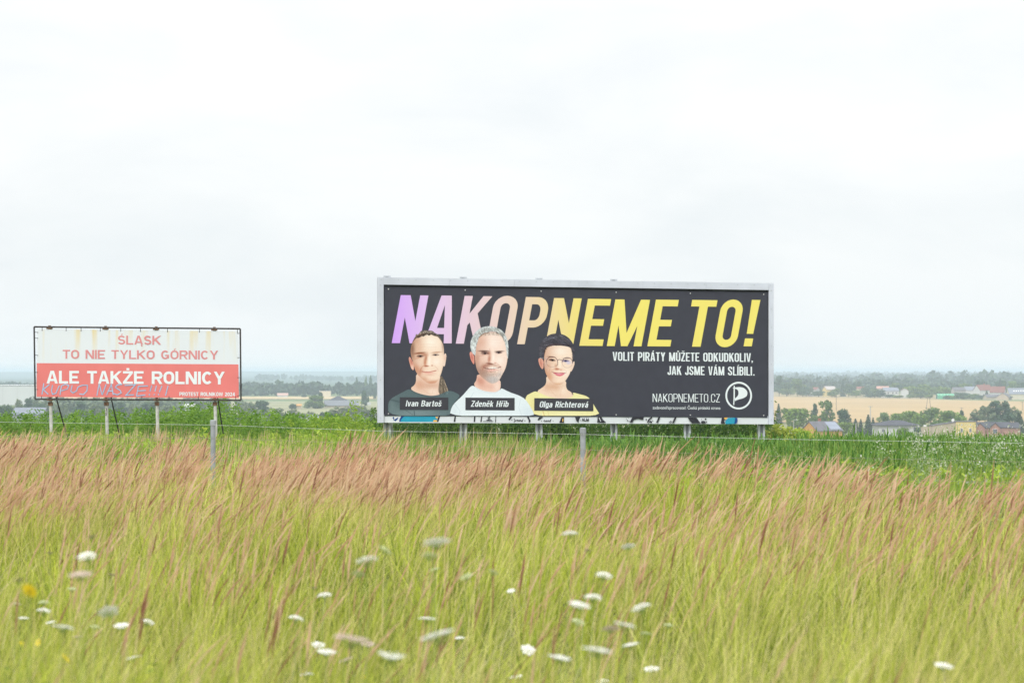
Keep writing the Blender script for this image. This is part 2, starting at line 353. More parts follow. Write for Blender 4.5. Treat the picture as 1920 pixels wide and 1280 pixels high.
class Plane:
    """a board face: u along it, v straight up, n towards the road"""
    def __init__(s, p0, p1):
        s.p0 = Vector(p0); s.L = (Vector(p1)-s.p0); s.len = s.L.length; s.u = s.L.normalized()
        s.n = Vector((s.u.y, -s.u.x, 0)).normalized(); s.base = Vector((0, 0, 0))
    def uv(s, px, py):
        d = Vector(((px-960)/F, 1, (HZ-py)/F)); o = Vector((0, 0, EYE)); tt = (s.p0-o).dot(s.n)/d.dot(s.n)
        q = o + d*tt - s.p0; uu = (q.x*s.u.x+q.y*s.u.y)/(s.u.x**2+s.u.y**2)
        return uu, q.z-uu*s.u.z
    def P(s, u, v, off=0): return s.p0 + s.u*u + Vector((0, 0, v)) + s.n*off - s.base
    def px(s, x, y, off=0): return s.P(*s.uv(x, y), off)

def put_block(mb, pl, txt, s, x0, x1, ybase, ytop, off, shear=0, gap=.065, mi=0, w=.41):
    W, gs = block_text(txt, s, gap, w); u0, v0 = pl.uv(x0, ybase); u1, _ = pl.uv(x1, ybase); _, v1 = pl.uv(x0, ytop)
    H = v1-v0; k = (u1-u0)/(W)
    i = 0
    for g in gs:
        i += 1
        for poly in g:
            o2 = off + (i % 5)*.0005
            mb.add([pl.P(u0+p[0]*k+p[1]*shear*H, v0+p[1]*H, o2) for p in poly], [tuple(range(len(poly)))], mi)
CAP = {}
def font_mesh(txt, bold):
    cu = bpy.data.curves.new('t', 'FONT'); cu.body = txt; cu.size = 1; cu.offset = bold; cu.resolution_u = 4; cu.fill_mode = 'FRONT' if hasattr(cu, 'fill_mode') else cu.fill_mode
    o = bpy.data.objects.new('t', cu); col.objects.link(o)
    bpy.context.view_layer.update()
    me = bpy.data.meshes.new_from_object(o.evaluated_get(bpy.context.evaluated_depsgraph_get()))
    v = [tuple(p.co) for p in me.vertices]; f = [tuple(p.vertices) for p in me.polygons if p.normal.z > -.5 or True]
    bpy.data.objects.remove(o); bpy.data.curves.remove(cu); bpy.data.meshes.remove(me)
    return v, f
def cap_h(bold):
    if bold not in CAP:
        v, _ = font_mesh('H', bold); CAP[bold] = (min(p[1] for p in v), max(p[1] for p in v))
    return CAP[bold]
def put_font(mb, pl, txt, bold, x0, x1, ybase, ytop, off, shear=0, mi=0):
    v, f = font_mesh(txt, bold); lo, hi = cap_h(bold)
    a0 = min(p[0] for p in v); a1 = max(p[0] for p in v)
    u0, v0 = pl.uv(x0, ybase); u1, _ = pl.uv(x1, ybase); _, v1 = pl.uv(x0, ytop); k = (u1-u0)/(a1-a0); h = (v1-v0)/(hi-lo)
    mb.add([pl.P(u0+(p[0]-a0)*k+(p[1]-lo)*h*shear, v0+(p[1]-lo)*h, off) for p in v], f, mi)

# ------------------------------------------------------------------ large dark billboard
galv = mat('galvanised_sheet', pc(208, 213, 224), .55, var=.10, scale=1.3, spec=.3)
galv_post = mat('galvanised_post', (.42, .45, .47), .5, var=.15, scale=4, spec=.4)
dark_print = mat('dark_print', pc(64, 65, 75), .75, var=.05, scale=3)
white_print = mat('white_print', pc(232, 240, 243), .8)
old_white = mat('old_white_paper', pc(222, 227, 231), .85, var=.05, scale=2)
old_black = mat('old_black_ink', pc(50, 50, 56), .8)
old_teal = mat('old_teal_ink', pc(45, 160, 190), .8, var=.08, scale=3)
old_navy = mat('old_navy_ink', pc(28, 75, 140), .8)
old_yellow = mat('old_yellow_ink', pc(240, 190, 95), .8)
painted_dark = mat('painted_shade_dark_parts', (.03, .03, .033), .8)  # near-black: paints shade in gaps, also the plain colour of dark parts
HB = 4.3
bl, br = at(707.5, 792, HB*F/272), at(1449, 795, HB*F/264)
pl = Plane(bl, br); pl.base = Vector((bl.x+6, bl.y+1, 0))
bb = thing('billboard', pl.base, 'large dark campaign billboard in a pale metal frame with three printed portraits', 'billboard')
W = pl.len
# backing panel
m = MB(); fr = lambda u0, v0, u1, v1, o0, o1: m.prism([pl.P(u0, v0, o0), pl.P(u1, v0, o0), pl.P(u1, v1, o0), pl.P(u0, v1, o0)], pl.n*(o1-o0))
fr(.02, .02, W-.02, HB-.02, -.10, -.06); m.build('backing_panel', galv_post, bb)
uL, _ = pl.uv(718.5, 650); uR, _ = pl.uv(1440, 650); _, vT = pl.uv(712, 533.5); _, vB = pl.uv(720, 779.5)
m = MB()
fr(0, 0, uL, HB, -.055, .10); fr(uR, 0, W, HB, -.055, .10)
n_s = 6
for i in range(n_s):      # top strip in lapped sheets
    a0 = uL+.002+(uR-uL-.004)*i/n_s; a1 = uL+.002+(uR-uL-.004)*(i+1)/n_s-.004
    fr(a0, vT, a1, HB-.004*(i % 2), -.055, .10+.003*(i % 2))
# bolt heads on the frame
for i in range(24):
    u = .1+(W-.2)*i/23; m.tube([pl.P(u, HB-.06, .1), pl.P(u, HB-.06, .112)], .012, 6, 1)
for k in range(8):
    for u in (.08, W-.08): m.tube([pl.P(u, .15+k*.56, .1), pl.P(u, .15+k*.56, .112)], .012, 6, 1)
m.build('frame', [galv, galv_post], bb)
# old poster strip at the foot
m = MB(); fr(uL+.003, .0, uR-.003, vB+.05, -.055, .03)
strip = m.build('old_poster', old_white, bb)
m = MB(); oo = [.033]
def sh(pts, mi=0):
    oo[0] += .0006
    m.add([pl.px(x, y, oo[0]) for x, y in pts], [tuple(range(len(pts)))], mi)
def crop(ox, oy, k, pts): return [(ox+x/k, oy+y/k) for x, y in pts]
A_ = lambda pts: crop(715, 720, 8.727, pts)
B_ = lambda pts: crop(930, 720, 8.727, pts)
C_ = lambda pts: crop(1140, 770, 6, pts)
sh(A_([(370, 520), (880, 522), (912, 560), (905, 615), (310, 615), (320, 580)]), 1)
sh(A_([(325, 520), (375, 520), (320, 580), (312, 615), (290, 612), (292, 575)]), 2)
sh(A_([(180, 545), (200, 532), (210, 555), (195, 585), (240, 560), (275, 540), (262, 575), (230, 605), (205, 590)]), 2)
sh(A_([(845, 615), (850, 590), (890, 580), (915, 600), (910, 615)]), 3); sh(A_([(880, 540), (905, 528), (925, 545), (905, 565)]), 3)
sh(A_([(935, 520), (960, 520), (930, 615), (908, 615), (915, 570)]), 0)
sh(A_([(1195, 522), (1218, 522), (1208, 615), (1180, 615)])); sh(A_([(1515, 523), (1538, 523), (1530, 617), (1508, 617)]))
sh(A_([(1632, 523), (1648, 523), (1636, 617), (1616, 617)])); sh(A_([(1866, 525), (1876, 525), (1872, 620), (1858, 620)]))
sh(A_([(1660, 603), (1830, 603), (1830, 611), (1658, 611)]))
def scrib(pts, s, mi=0):
    oo[0] += .0006
    q = [pl.uv(x, y) for x, y in pts]
    for p in thick(q, s): m.add([pl.P(x, y, oo[0]) for x, y in p], [(0, 1, 2, 3)], mi)
scrib(A_([(1780, 530), (1740, 548), (1775, 560), (1735, 580), (1800, 588)]), .018)
scrib(A_([(1710, 588), (1805, 590)]), .015)
scrib(B_([(248, 530), (208, 582)]), .05); scrib(B_([(515, 530), (548, 595), (540, 622)]), .05)
scrib(B_([(250, 585), (262, 585)]), .025); scrib(B_([(290, 560), (310, 590), (290, 618), (330, 590), (350, 580), (355, 605), (375, 582), (385, 605), (400, 582), (415, 605), (440, 570), (420, 615)]), .018); scrib(B_([(460, 597), (478, 597)]), .02)
sh(B_([(700, 535), (770, 535), (720, 575), (690, 592), (675, 585)])); scrib(B_([(735, 598), (745, 600)]), .02)
scrib(B_([(770, 600), (790, 590), (795, 610), (820, 592), (825, 610), (850, 590), (860, 610), (895, 575), (880, 615)]), .018); scrib(B_([(925, 600), (935, 601)]), .02)
sh(B_([(1068, 535), (1108, 535), (1108, 628), (1030, 628)])); sh(B_([(1085, 560), (1096, 558), (1096, 610), (1080, 612)]), 3)
sh(B_([(1288, 535), (1375, 535), (1350, 590), (1345, 628), (1310, 600)]))
scrib(B_([(1375, 590), (1385, 590)]), .02); scrib(B_([(1405, 600), (1415, 560), (1425, 595), (1440, 560), (1440, 600), (1470, 600), (1475, 560), (1490, 600), (1505, 560), (1510, 595), (1470, 580)]), .02)
sh(B_([(1660, 532), (1720, 532), (1745, 580), (1800, 628), (1750, 628), (1650, 625)])); scrib(B_([(1680, 545), (1710, 610)]), .02, 4)
for x, y, r in ((202, 92, 4), (225, 80, 3), (215, 108, 7), (232, 115, 5), (425, 96, 8), (498, 110, 6), (1048, 96, 5), (1093, 92, 10), (1103, 125, 7)):
    sh(C_([(x+r*math.cos(k*.7), y+r*math.sin(k*.7)) for k in range(9)]))
sh(C_([(272, 65), (400, 66), (390, 100), (330, 88), (285, 100), (270, 130), (238, 128)]))
scrib(C_([(490, 68), (455, 100), (440, 132)]), .045); sh(C_([(455, 132), (470, 112), (490, 118), (492, 133)]))
sh(C_([(562, 68), (585, 68), (555, 135), (535, 133)])); sh(C_([(745, 70), (768, 70), (735, 138), (715, 136)]))
scrib(C_([(705, 110), (680, 135)]), .02); scrib(C_([(712, 120), (695, 137)]), .02)
sh(C_([(890, 72), (990, 74), (1015, 110), (1038, 140), (940, 138), (915, 110)])); sh(C_([(1038, 138), (1042, 118), (1065, 108), (1090, 118), (1095, 140)]))
sh(C_([(1275, 74), (1325, 74), (1300, 110), (1310, 142), (1262, 140)])); sh(C_([(1320, 110), (1345, 80), (1425, 74), (1430, 145), (1320, 147), (1310, 130)]), 1)
sh(C_([(1425, 74), (1448, 78), (1452, 105), (1440, 140), (1415, 145)]), 2); sh(C_([(1298, 78), (1340, 72), (1325, 95), (1305, 92)]), 3)
m.build('old_artwork', [old_black, old_teal, old_navy, old_yellow, old_white], strip)
# the dark poster sheet, slightly sagging between its fixings along the foot
m = MB(); u0p, u1p = uL+.03, uR-.03; nseg = 40; vs = []; v_top = vT-.06
for i in range(nseg+1):
    u = u0p+(u1p-u0p)*i/nseg; sag = .012*abs(math.sin(i*math.pi/5))
    vs += [pl.P(u, vB+sag*.6, .045), pl.P(u, v_top-sag, .045)]
m.add(vs, [(2*i, 2*i+2, 2*i+3, 2*i+1) for i in range(nseg)])
poster = m.build('poster', dark_print, bb)
m = MB(); m.prism([pl.P(u0p-.02, vB+.055, .0), pl.P(u1p+.02, vB+.055, .0), pl.P(u1p+.02, vT-.004, .0), pl.P(u0p-.02, vT-.004, .0)], pl.n*.028)
m.build('mounting_board', painted_dark, bb)  # near-black colour paints the shadow line between poster and frame
m = MB()
for i in range(6):
    u = u0p+.12+(u1p-u0p-.24)*i/5
    for v in (v_top-.07, vB+.07): m = MB(); m.tube([pl.P(u, v, .046), pl.P(u, v, .056)], .018, 8); m.build('eyelet', mat('eyelet_metal', (.6, .6, .6), .4), poster)
# headline: colour runs from lilac to yellow across the print
hm = bpy.data.materials.new('headline_print'); hm.use_nodes = True; t = hm.node_tree; b = t.nodes['Principled BSDF']; b.inputs['Roughness'].default_value = .8; b.inputs['Specular IOR Level'].default_value = .2
tcn = t.nodes.new('ShaderNodeTexCoord'); sx = t.nodes.new('ShaderNodeSeparateXYZ'); t.links.new(tcn.outputs['Object'], sx.inputs[0])
xa, xb = pl.px(734, 640).x, pl.px(1420, 640).x
mr = t.nodes.new('ShaderNodeMapRange'); mr.inputs[1].default_value = xa; mr.inputs[2].default_value = xb; t.links.new(sx.outputs['X'], mr.inputs[0])
rp = t.nodes.new('ShaderNodeValToRGB')
for i, (p, c) in enumerate([(0, (212, 165, 250)), (.10, (224, 192, 240)), (.22, (230, 203, 215)), (.38, (236, 212, 180)), (.50, (240, 222, 130)), (.60, (243, 228, 118)), (1, (243, 228, 118))]):
    el = rp.color_ramp.elements[i] if i < 2 else rp.color_ramp.elements.new(p)
    el.position = p; el.color = (*pc(*c), 1)
t.links.new(mr.outputs[0], rp.inputs[0]); t.links.new(rp.outputs[0], b.inputs['Base Color'])
m = MB()
HEAD = [('N', 734, 786, 643, 553), ('A', 794, 846.5, 643, 553.5), ('K', 854, 906, 644, 554.5), ('O', 911, 957, 645, 554), ('P', 969, 1014, 645, 556.5), ('N', 1022, 1074, 646, 558.5),
        ('E', 1085.5, 1129, 648, 560), ('M', 1137, 1202, 648.5, 561), ('E', 1213, 1256, 649, 561.5), ('T', 1281, 1328.5, 649.5, 562), ('O', 1337, 1379, 650.5, 561), ('!', 1393, 1409, 649, 562)]
for ch, x0, x1, yb, yt in HEAD:
    put_block(m, pl, ch, .152, x0, x1, yb, yt, .050, shear=.19, w=.49)
m.build('headline_lettering', hm, poster)
m = MB()
m = MB(); put_block(m, pl, 'VOLIT PIRÁTY MŮŽETE ODKUDKOLIV,', .135, 1148, 1411, 676, 659.5, .05); m.build('lettering', white_print, poster)
m = MB(); put_block(m, pl, 'JAK JSME VÁM SLÍBILI.', .135, 1251, 1414, 702.5, 686, .05); m.build('lettering', white_print, poster)
m = MB(); put_block(m, pl, 'NAKOPNEMETO.CZ', .075, 1223, 1349, 753.2, 737.5, .05, gap=.075); m.build('lettering', white_print, poster)
m = MB(); put_font(m, pl, 'zadavatel/zpracovatel: Česká pirátská strana', .004, 1223, 1350, 766.5, 761, .05); m.build('lettering', white_print, poster)

# round flag emblem
m = MB(); cx, cy2, rx, ry = 1384.2, 741.3, 23.3, 24.2
for i, p in enumerate(thick([pl.uv(cx+rx*math.cos(k*math.pi/32), cy2+ry*math.sin(k*math.pi/32)) for k in range(64)], .055, True)):
    m.add([pl.P(x, y, .05) for x, y in p], [(0, 1, 2, 3)])
D_ = lambda pts: crop(1340, 700, 12.8, pts)
q = [pl.px(x, y, .0505) for x, y in D_([(445, 295), (470, 290), (474, 330), (474, 595), (464, 650), (458, 765), (434, 740), (442, 600)])]
m.add(q, [tuple(range(len(q)))])
q = [pl.px(x, y, .051) for x, y in D_([(425, 345), (474, 332), (474, 362), (428, 358)])]; m.add(q, [(0, 1, 2, 3)])
flag_o = D_([(474, 335), (540, 325), (610, 325), (680, 340), (735, 380), (770, 430), (778, 490), (760, 535), (720, 570), (650, 600), (570, 620), (510, 640), (474, 665)])
flag_i = D_([(474, 362), (515, 375), (545, 400), (560, 440), (560, 490), (545, 530), (520, 560), (474, 598)])
n = 24
def resamp(pts, n):
    d = [0]
    for i in range(1, len(pts)): d.append(d[-1]+math.dist(pts[i], pts[i-1]))
    return [(np.interp(d[-1]*k/n, d, [p[0] for p in pts]), np.interp(d[-1]*k/n, d, [p[1] for p in pts])) for k in range(n+1)]
fo, fi = resamp(flag_o, n), resamp(flag_i, n)
m.add([pl.px(x, y, .0515) for x, y in fo]+[pl.px(x, y, .0515) for x, y in fi], [(k, k+1, n+2+k, n+1+k) for k in range(n)])
m.build('flag_emblem', white_print, poster)

# printed portraits: a fine grid of ink colours, cut out along the figure
port_mat = mat('portrait_print', attr='col', rough=.8)
class Paint:
    def __init__(s, x0, y0, x1, y1, ox, oy, k=9.143, step=.5):
        s.xs = np.arange(x0, x1+.01, step); s.ys = np.arange(y0, y1+.01, step)
        s.X, s.Y = np.meshgrid(s.xs, s.ys); s.c = np.zeros((*s.X.shape, 3)); s.a = np.zeros(s.X.shape); s.ox, s.oy, s.k = ox, oy, k
        r_ = np.random.default_rng(3); s.noise = r_.normal(0, 1, s.X.shape)
    def pts(s, p, px=False): return np.array(p, float) if px else np.array([(s.ox+x/s.k, s.oy+y/s.k) for x, y in p])
    def mask(s, p, soft=.6, px=False):
        p = s.pts(p, px)
        for _ in range(2):      # round the corners a little
            q = np.empty((2*len(p), 2)); nx_ = np.roll(p, -1, 0); q[0::2] = .75*p+.25*nx_; q[1::2] = .25*p+.75*nx_; p = q
        d = np.full(s.X.shape, 1e9); ins = np.zeros(s.X.shape, bool)
        for i in range(len(p)):
            (ax, ay), (bx, by) = p[i-1], p[i]; vx, vy = bx-ax, by-ay; l2 = vx*vx+vy*vy+1e-12
            tt = np.clip(((s.X-ax)*vx+(s.Y-ay)*vy)/l2, 0, 1)
            d = np.minimum(d, np.hypot(s.X-ax-tt*vx, s.Y-ay-tt*vy))
            if ay != by: ins ^= ((ay > s.Y) != (by > s.Y)) & (s.X < (bx-ax)*(s.Y-ay)/(by-ay)+ax)
        sd_ = np.where(ins, d, -d)
        return np.clip(sd_/soft+.5, 0, 1)
    def lay(s, p, color, soft=.6, px=False, grow=True, tex=0):
        k = s.mask(p, soft, px); c = np.array(color, float) + (s.noise[..., None]*tex)
        s.c = s.c*(1-k[..., None])+c*k[..., None]
        if grow: s.a = np.maximum(s.a, k)
        return k
    def dab(s, x, y, rx, ry, color, st=.8, ang=0, hard=1.0, clip=None):
        cx_, cy_ = s.ox+x/s.k, s.oy+y/s.k; rx /= s.k; ry /= s.k; ca, sa = math.cos(R(ang)), math.sin(R(ang))
        dx, dy = s.X-cx_, s.Y-cy_; u = (dx*ca+dy*sa)/rx; v = (-dx*sa+dy*ca)/ry
        k = np.exp(-np.power(u*u+v*v, hard))*st
        if clip is not None: k = k*clip
        s.c = s.c*(1-k[..., None])+np.array(color, float)*k[..., None]
    def line(s, p, wd, color, st=.9):
        p = s.pts(p); d = np.full(s.X.shape, 1e9)
        for i in range(1, len(p)):
            (ax, ay), (bx, by) = p[i-1], p[i]; vx, vy = bx-ax, by-ay; l2 = vx*vx+vy*vy+1e-12
            tt = np.clip(((s.X-ax)*vx+(s.Y-ay)*vy)/l2, 0, 1); d = np.minimum(d, np.hypot(s.X-ax-tt*vx, s.Y-ay-tt*vy))
        k = np.clip(1.2-d/(wd/s.k), 0, 1)*st; s.c = s.c*(1-k[..., None])+np.array(color, float)*k[..., None]
    def strands(s, k, ang, amt, ln=9, seed=5):
        # hair-like streaks along a direction
        r_ = np.random.default_rng(seed); n_ = r_.normal(0, 1, s.X.shape); acc = np.zeros_like(n_); dx, dy = math.cos(R(ang)), math.sin(R(ang))
        for i in range(-ln, ln+1): acc += np.roll(n_, (int(round(i*dy)), int(round(i*dx))), (0, 1))
        acc /= math.sqrt(2*ln+1); s.c = np.clip(s.c*(1+amt*acc*k)[..., None], 0, 255)
    def finish(s, face, amount=1.28, pivot=232, rim=None):
        # prints like a lit photograph: stronger modelling in the face and a darker turning edge
        fx = s.X[face > .5]; g_ = np.clip((s.X-fx.min())/(fx.max()-fx.min()), 0, 1); sh_ = np.clip(1-g_/.55, 0, 1)**1.3*.20*face
        s.c = s.c*(1-sh_[..., None]*np.array([.55, .95, 1.1]))
        k = face[..., None]; s.c = s.c*(1-k)+np.clip(pivot+(s.c-pivot)*amount, 0, 255)*k
        if rim is not None:
            e_ = np.clip(1-s.mask(rim, 7.0), 0, 1)*2; e_ = np.clip(e_, 0, 1)*face; e_ = e_*np.where(s.X < s.X.mean(), 1, .45)
            s.c = s.c*(1-.30*e_[..., None])+np.array((205, 150, 125))*.30*e_[..., None]
        r_ = np.random.default_rng(11); t_ = r_.normal(0, 1, s.X.shape); t_ = (t_+np.roll(t_, 1, 0)+np.roll(t_, 1, 1)+np.roll(t_, 1, (0, 1)))/2
        s.c = s.c+t_[..., None]*2.6*s.a[..., None]
    def build(s, off, label):
        keep = s.a > .5; ny_, nx_ = s.X.shape
        f = keep[:-1, :-1] & keep[1:, :-1] & keep[:-1, 1:] & keep[1:, 1:]
        j, i = np.nonzero(f); a0 = j*nx_+i; F4 = np.stack([a0+nx_, a0+nx_+1, a0+1, a0], 1)
        used, inv = np.unique(F4, return_inverse=True)
        P = np.array([pl.px(x, y, off) for x, y in zip(s.X.ravel()[used], s.Y.ravel()[used])])
        colr = np.clip(s2l(np.clip(s.c, 0, 255)).reshape(-1, 3)[used]/BK, 0, .86)
        o = link('portrait', np_mesh('portrait', P, inv.reshape(-1, 4), port_mat, colr), poster); o['label'] = label
        return o
# man with shaved sides and a tied dreadlock tail
p = Paint(725, 615, 866, 779.3, 750, 610)
sk = (244, 224, 208)
p.lay([(265, 800), (270, 960), (240, 1020), (160, 1080), (300, 1230), (500, 1260), (680, 1230), (672, 1060), (700, 850), (600, 800)], (238, 205, 186))
p.dab(330, 1010, 90, 90, (214, 160, 134), .75); p.dab(520, 1030, 170, 60, (208, 158, 134), .6); p.dab(560, 1130, 80, 60, (248, 226, 210), .7)
k = p.lay([(690, 840), (745, 900), (800, 1050), (850, 1170), (800, 1225), (720, 1200), (655, 1160), (655, 1050)], (122, 107, 92), tex=6)
for i in range(6): p.line([(695+i*8, 880+i*12), (690+i*22, 1050), (680+i*30, 1190)], 5, (182, 166, 145) if i % 2 else (88, 78, 70), .75)
p.lay([(728, 781), (726.5, 756), (732, 747), (742, 741), (752, 736), (767.5, 727.5), (776, 734), (790, 739), (806, 742), (818, 741), (828, 738), (841, 731), (855, 735.5), (864, 742), (850, 756), (844, 770), (844, 781)], (90, 108, 112), px=True, tex=2)
bx = lambda X_, Y_: ((X_-750)*9.143, (Y_-610)*9.143)
p.dab(*bx(780, 775), 500, 120, (133, 152, 156), .7); p.dab(*bx(735, 760), 60, 150, (112, 130, 134), .6); p.dab(*bx(740, 751), 130, 14, (60, 75, 80), .6, 15); p.line([bx(776, 770), bx(777, 779)], 10, (60, 78, 82), .7); p.line([bx(760, 769), bx(774, 777)], 6, (70, 88, 92), .6)
p.line([bx(767, 729), bx(776, 735), bx(790, 740), bx(806, 743), bx(820, 742)], 12, (66, 82, 86), .6)
p.lay([(178, 540), (152, 533), (140, 570), (160, 660), (190, 750), (225, 775), (242, 740), (225, 640)], (228, 168, 148)); p.dab(190, 620, 22, 60, (190, 110, 95), .7, -15); p.dab(205, 715, 25, 35, (246, 226, 214), .6)
p.lay([(752, 480), (782, 472), (795, 520), (782, 620), (767, 700), (738, 715), (733, 640)], (242, 216, 200)); p.dab(765, 560, 14, 50, (222, 170, 150), .6)
F1 = [(196, 320), (215, 270), (270, 190), (350, 140), (450, 130), (560, 140), (650, 180), (710, 260), (745, 340), (754, 440), (752, 520), (747, 620), (737, 700), (718, 780), (692, 860), (660, 930), (610, 985), (550, 1003), (480, 990), (420, 955), (350, 895), (290, 835), (255, 770), (235, 700), (215, 620), (190, 550), (176, 480), (178, 380)]
f = p.lay(F1, sk)
D = lambda *a_, **kw: p.dab(*a_, clip=f, **kw)
D(205, 400, 45, 170, (160, 140, 128), .75); D(740, 330, 30, 120, (178, 155, 142), .7); D(300, 260, 60, 60, (220, 190, 172), .5)
D(520, 290, 130, 110, (251, 242, 232), .8); D(330, 380, 60, 90, (236, 208, 190), .5)
D(300, 640, 70, 60, (250, 236, 226), .6); D(620, 620, 80, 70, (252, 240, 232), .7); D(290, 760, 50, 110, (222, 176, 155), .75, ang=-15); D(350, 780, 30, 80, (210, 160, 138), .55, ang=15)
D(540, 975, 170, 34, (206, 150, 126), .7, ang=-6); D(430, 920, 80, 50, (214, 166, 142), .6); D(500, 890, 80, 40, (248, 228, 214), .5)
D(335, 474, 95, 17, (160, 116, 96), .85, ang=-6, hard=1.6); D(410, 500, 50, 24, (178, 124, 102), .6); D(620, 462, 85, 12, (196, 152, 130), .75, ang=-5, hard=1.5)
D(340, 528, 58, 17, (128, 100, 92), .8, hard=1.6); D(345, 528, 20, 15, (58, 58, 66), .9, hard=2); D(300, 560, 70, 10, (220, 176, 155), .6, ang=-14); D(385, 535, 14, 8, (238, 230, 228), .7)
D(605, 505, 55, 14, (138, 112, 106), .8, hard=1.6); D(603, 504, 18, 13, (66, 66, 74), .9, hard=2); D(640, 505, 12, 7, (238, 230, 228), .6)
D(440, 560, 24, 60, (188, 134, 112), .7, ang=8); D(425, 640, 24, 60, (205, 148, 124), .75); D(500, 610, 26, 90, (253, 244, 236), .8); D(450, 694, 42, 14, (178, 112, 92), .8, hard=1.5); D(545, 686, 16, 9, (190, 128, 108), .8); D(482, 672, 28, 18, (250, 232, 222), .6)
p.line([(370, 788), (430, 798), (490, 799), (560, 786), (615, 772)], 9, (192, 112, 106), .85); D(490, 818, 90, 14, (233, 178, 168), .8); D(500, 850, 70, 12, (222, 180, 160), .5)
p.line([(470, 460), (478, 520)], 8, (220, 172, 150), .5)
p.lay([(196, 305), (230, 230), (258, 185), (268, 138), (300, 158), (330, 120), (362, 84), (400, 92), (432, 72), (470, 95), (505, 80), (560, 92), (600, 130), (650, 150), (700, 225), (742, 320), (735, 330), (690, 240), (640, 190), (570, 178), (530, 150), (495, 180), (455, 148), (410, 190), (365, 185), (320, 215), (270, 215), (225, 275)], (112, 102, 94), tex=9)
for x, y in ((300, 160), (350, 130), (400, 120), (440, 105), (480, 130), (530, 115), (575, 130)): p.dab(x, y, 18, 14, (165, 152, 138), .7); p.dab(x+18, y+22, 16, 12, (72, 66, 62), .7)
p.strands(p.mask([(196, 305), (230, 230), (268, 138), (362, 84), (505, 80), (600, 130), (742, 320), (640, 190), (530, 150), (410, 190), (270, 215)]), 55, .20, 4); p.strands(p.mask([(690, 840), (745, 900), (800, 1050), (850, 1170), (720, 1200), (655, 1050)]), 68, .22, 10)
p.line([(292, 520), (320, 510), (360, 512), (392, 526)], 5, (84, 62, 58), .8); p.line([(560, 500), (590, 492), (630, 494), (655, 504)], 5, (90, 70, 66), .75); p.line([(300, 548), (345, 552), (390, 545)], 3.5, (190, 140, 122), .6)
p.line([(395, 690), (352, 740), (345, 790)], 6, (200, 146, 124), .6); p.line([(590, 690), (640, 740), (648, 775)], 5, (214, 168, 148), .5); p.line([(250, 470), (232, 520), (240, 560)], 4, (214, 172, 150), .5)
p.line([(340, 330), (450, 318), (600, 330)], 4, (232, 200, 182), .5); p.line([(330, 372), (460, 362), (620, 372)], 4, (234, 204, 186), .45)
p.line([(300, 1000), (420, 1120), (520, 1190)], 8, (222, 176, 154), .5); p.line([(610, 990), (560, 1110), (540, 1190)], 7, (224, 182, 160), .45)
p.finish(f, 1.28, 240, F1)
p.build(.054, 'printed portrait of a man with shaved sides and a dreadlock tail, dark shirt')
# grey haired man in a white shirt
p2 = Paint(840, 608, 1001, 779.3, 860, 605); p = p2
p.lay([(300, 860), (305, 970), (240, 1060), (330, 1150), (480, 1210), (660, 1210), (722, 1120), (712, 940)], (243, 206, 190))
p.dab(370, 1000, 80, 110, (205, 140, 120), .8, -30); p.dab(540, 1090, 140, 60, (226, 176, 158), .6); p.dab(650, 1090, 60, 80, (250, 226, 214), .7)
p.lay([(842, 781), (845, 764), (853, 753), (866, 742), (880, 725), (886.5, 721.5), (895, 728), (908, 733), (926, 735.5), (936, 732), (939, 726.5), (946, 730), (956, 735), (974, 741), (985, 748), (993, 760), (1000, 772), (1001, 781)], (230, 240, 246), px=True)
by = lambda X_, Y_: ((X_-860)*9.143, (Y_-605)*9.143)
p.dab(*by(900, 742), 400, 30, (238, 247, 251), .6); p.dab(*by(990, 772), 120, 120, (208, 222, 232), .5); p.dab(*by(852, 772), 60, 110, (212, 225, 234), .5); p.line([by(886, 722), by(896, 730), by(910, 735), by(926, 737.5), by(938, 730)], 6, (205, 218, 226), .6)
p.lay([(205, 480), (176, 515), (192, 615), (235, 705), (268, 720), (268, 560)], (226, 152, 136)); p.dab(222, 590, 16, 60, (190, 100, 92), .7, -12); p.dab(195, 530, 14, 20, (246, 190, 175), .6)
F2 = [(265, 560), (262, 420), (290, 330), (340, 230), (420, 170), (560, 150), (680, 180), (760, 250), (795, 360), (818, 480), (838, 600), (818, 720), (790, 810), (740, 895), (705, 970), (640, 1025), (570, 1048), (500, 1018), (420, 955), (350, 890), (302, 800), (280, 700)]
f = p.lay(F2, (246, 222, 210))
D(590, 330, 130, 110, (252, 236, 228), .8); D(400, 330, 70, 90, (236, 200, 184), .55); D(420, 610, 80, 50, (250, 228, 216), .6); D(700, 640, 70, 80, (252, 238, 230), .8)
D(320, 640, 40, 130, (222, 190, 178), .6); D(330, 830, 55, 130, (196, 182, 178), .75, ang=-25); D(430, 870, 75, 110, (174, 142, 126), .75, ang=-25); D(420, 760, 40, 70, (202, 148, 128), .6, ang=20)
D(570, 985, 150, 60, (192, 184, 184), .85, hard=1.5); D(560, 890, 120, 30, (190, 162, 150), .7); D(700, 900, 50, 90, (214, 202, 198), .7, ang=30); D(560, 945, 70, 25, (206, 192, 190), .6)
D(430, 486, 92, 15, (112, 90, 84), .85, ang=2, hard=1.6); D(692, 490, 78, 13, (118, 98, 92), .85, ang=-3, hard=1.6)
D(445, 524, 62, 18, (110, 82, 78), .85, hard=1.6); D(445, 526, 20, 14, (40, 38, 46), .95, hard=2); D(478, 530, 10, 6, (235, 228, 228), .7); D(510, 520, 30, 26, (176, 118, 100), .7); D(400, 560, 60, 8, (220, 178, 164), .6, ang=-8)
D(682, 512, 52, 15, (96, 74, 74), .85, hard=1.6); D(680, 513, 18, 13, (38, 36, 46), .95, hard=2); D(655, 516, 9, 6, (235, 228, 228), .6)
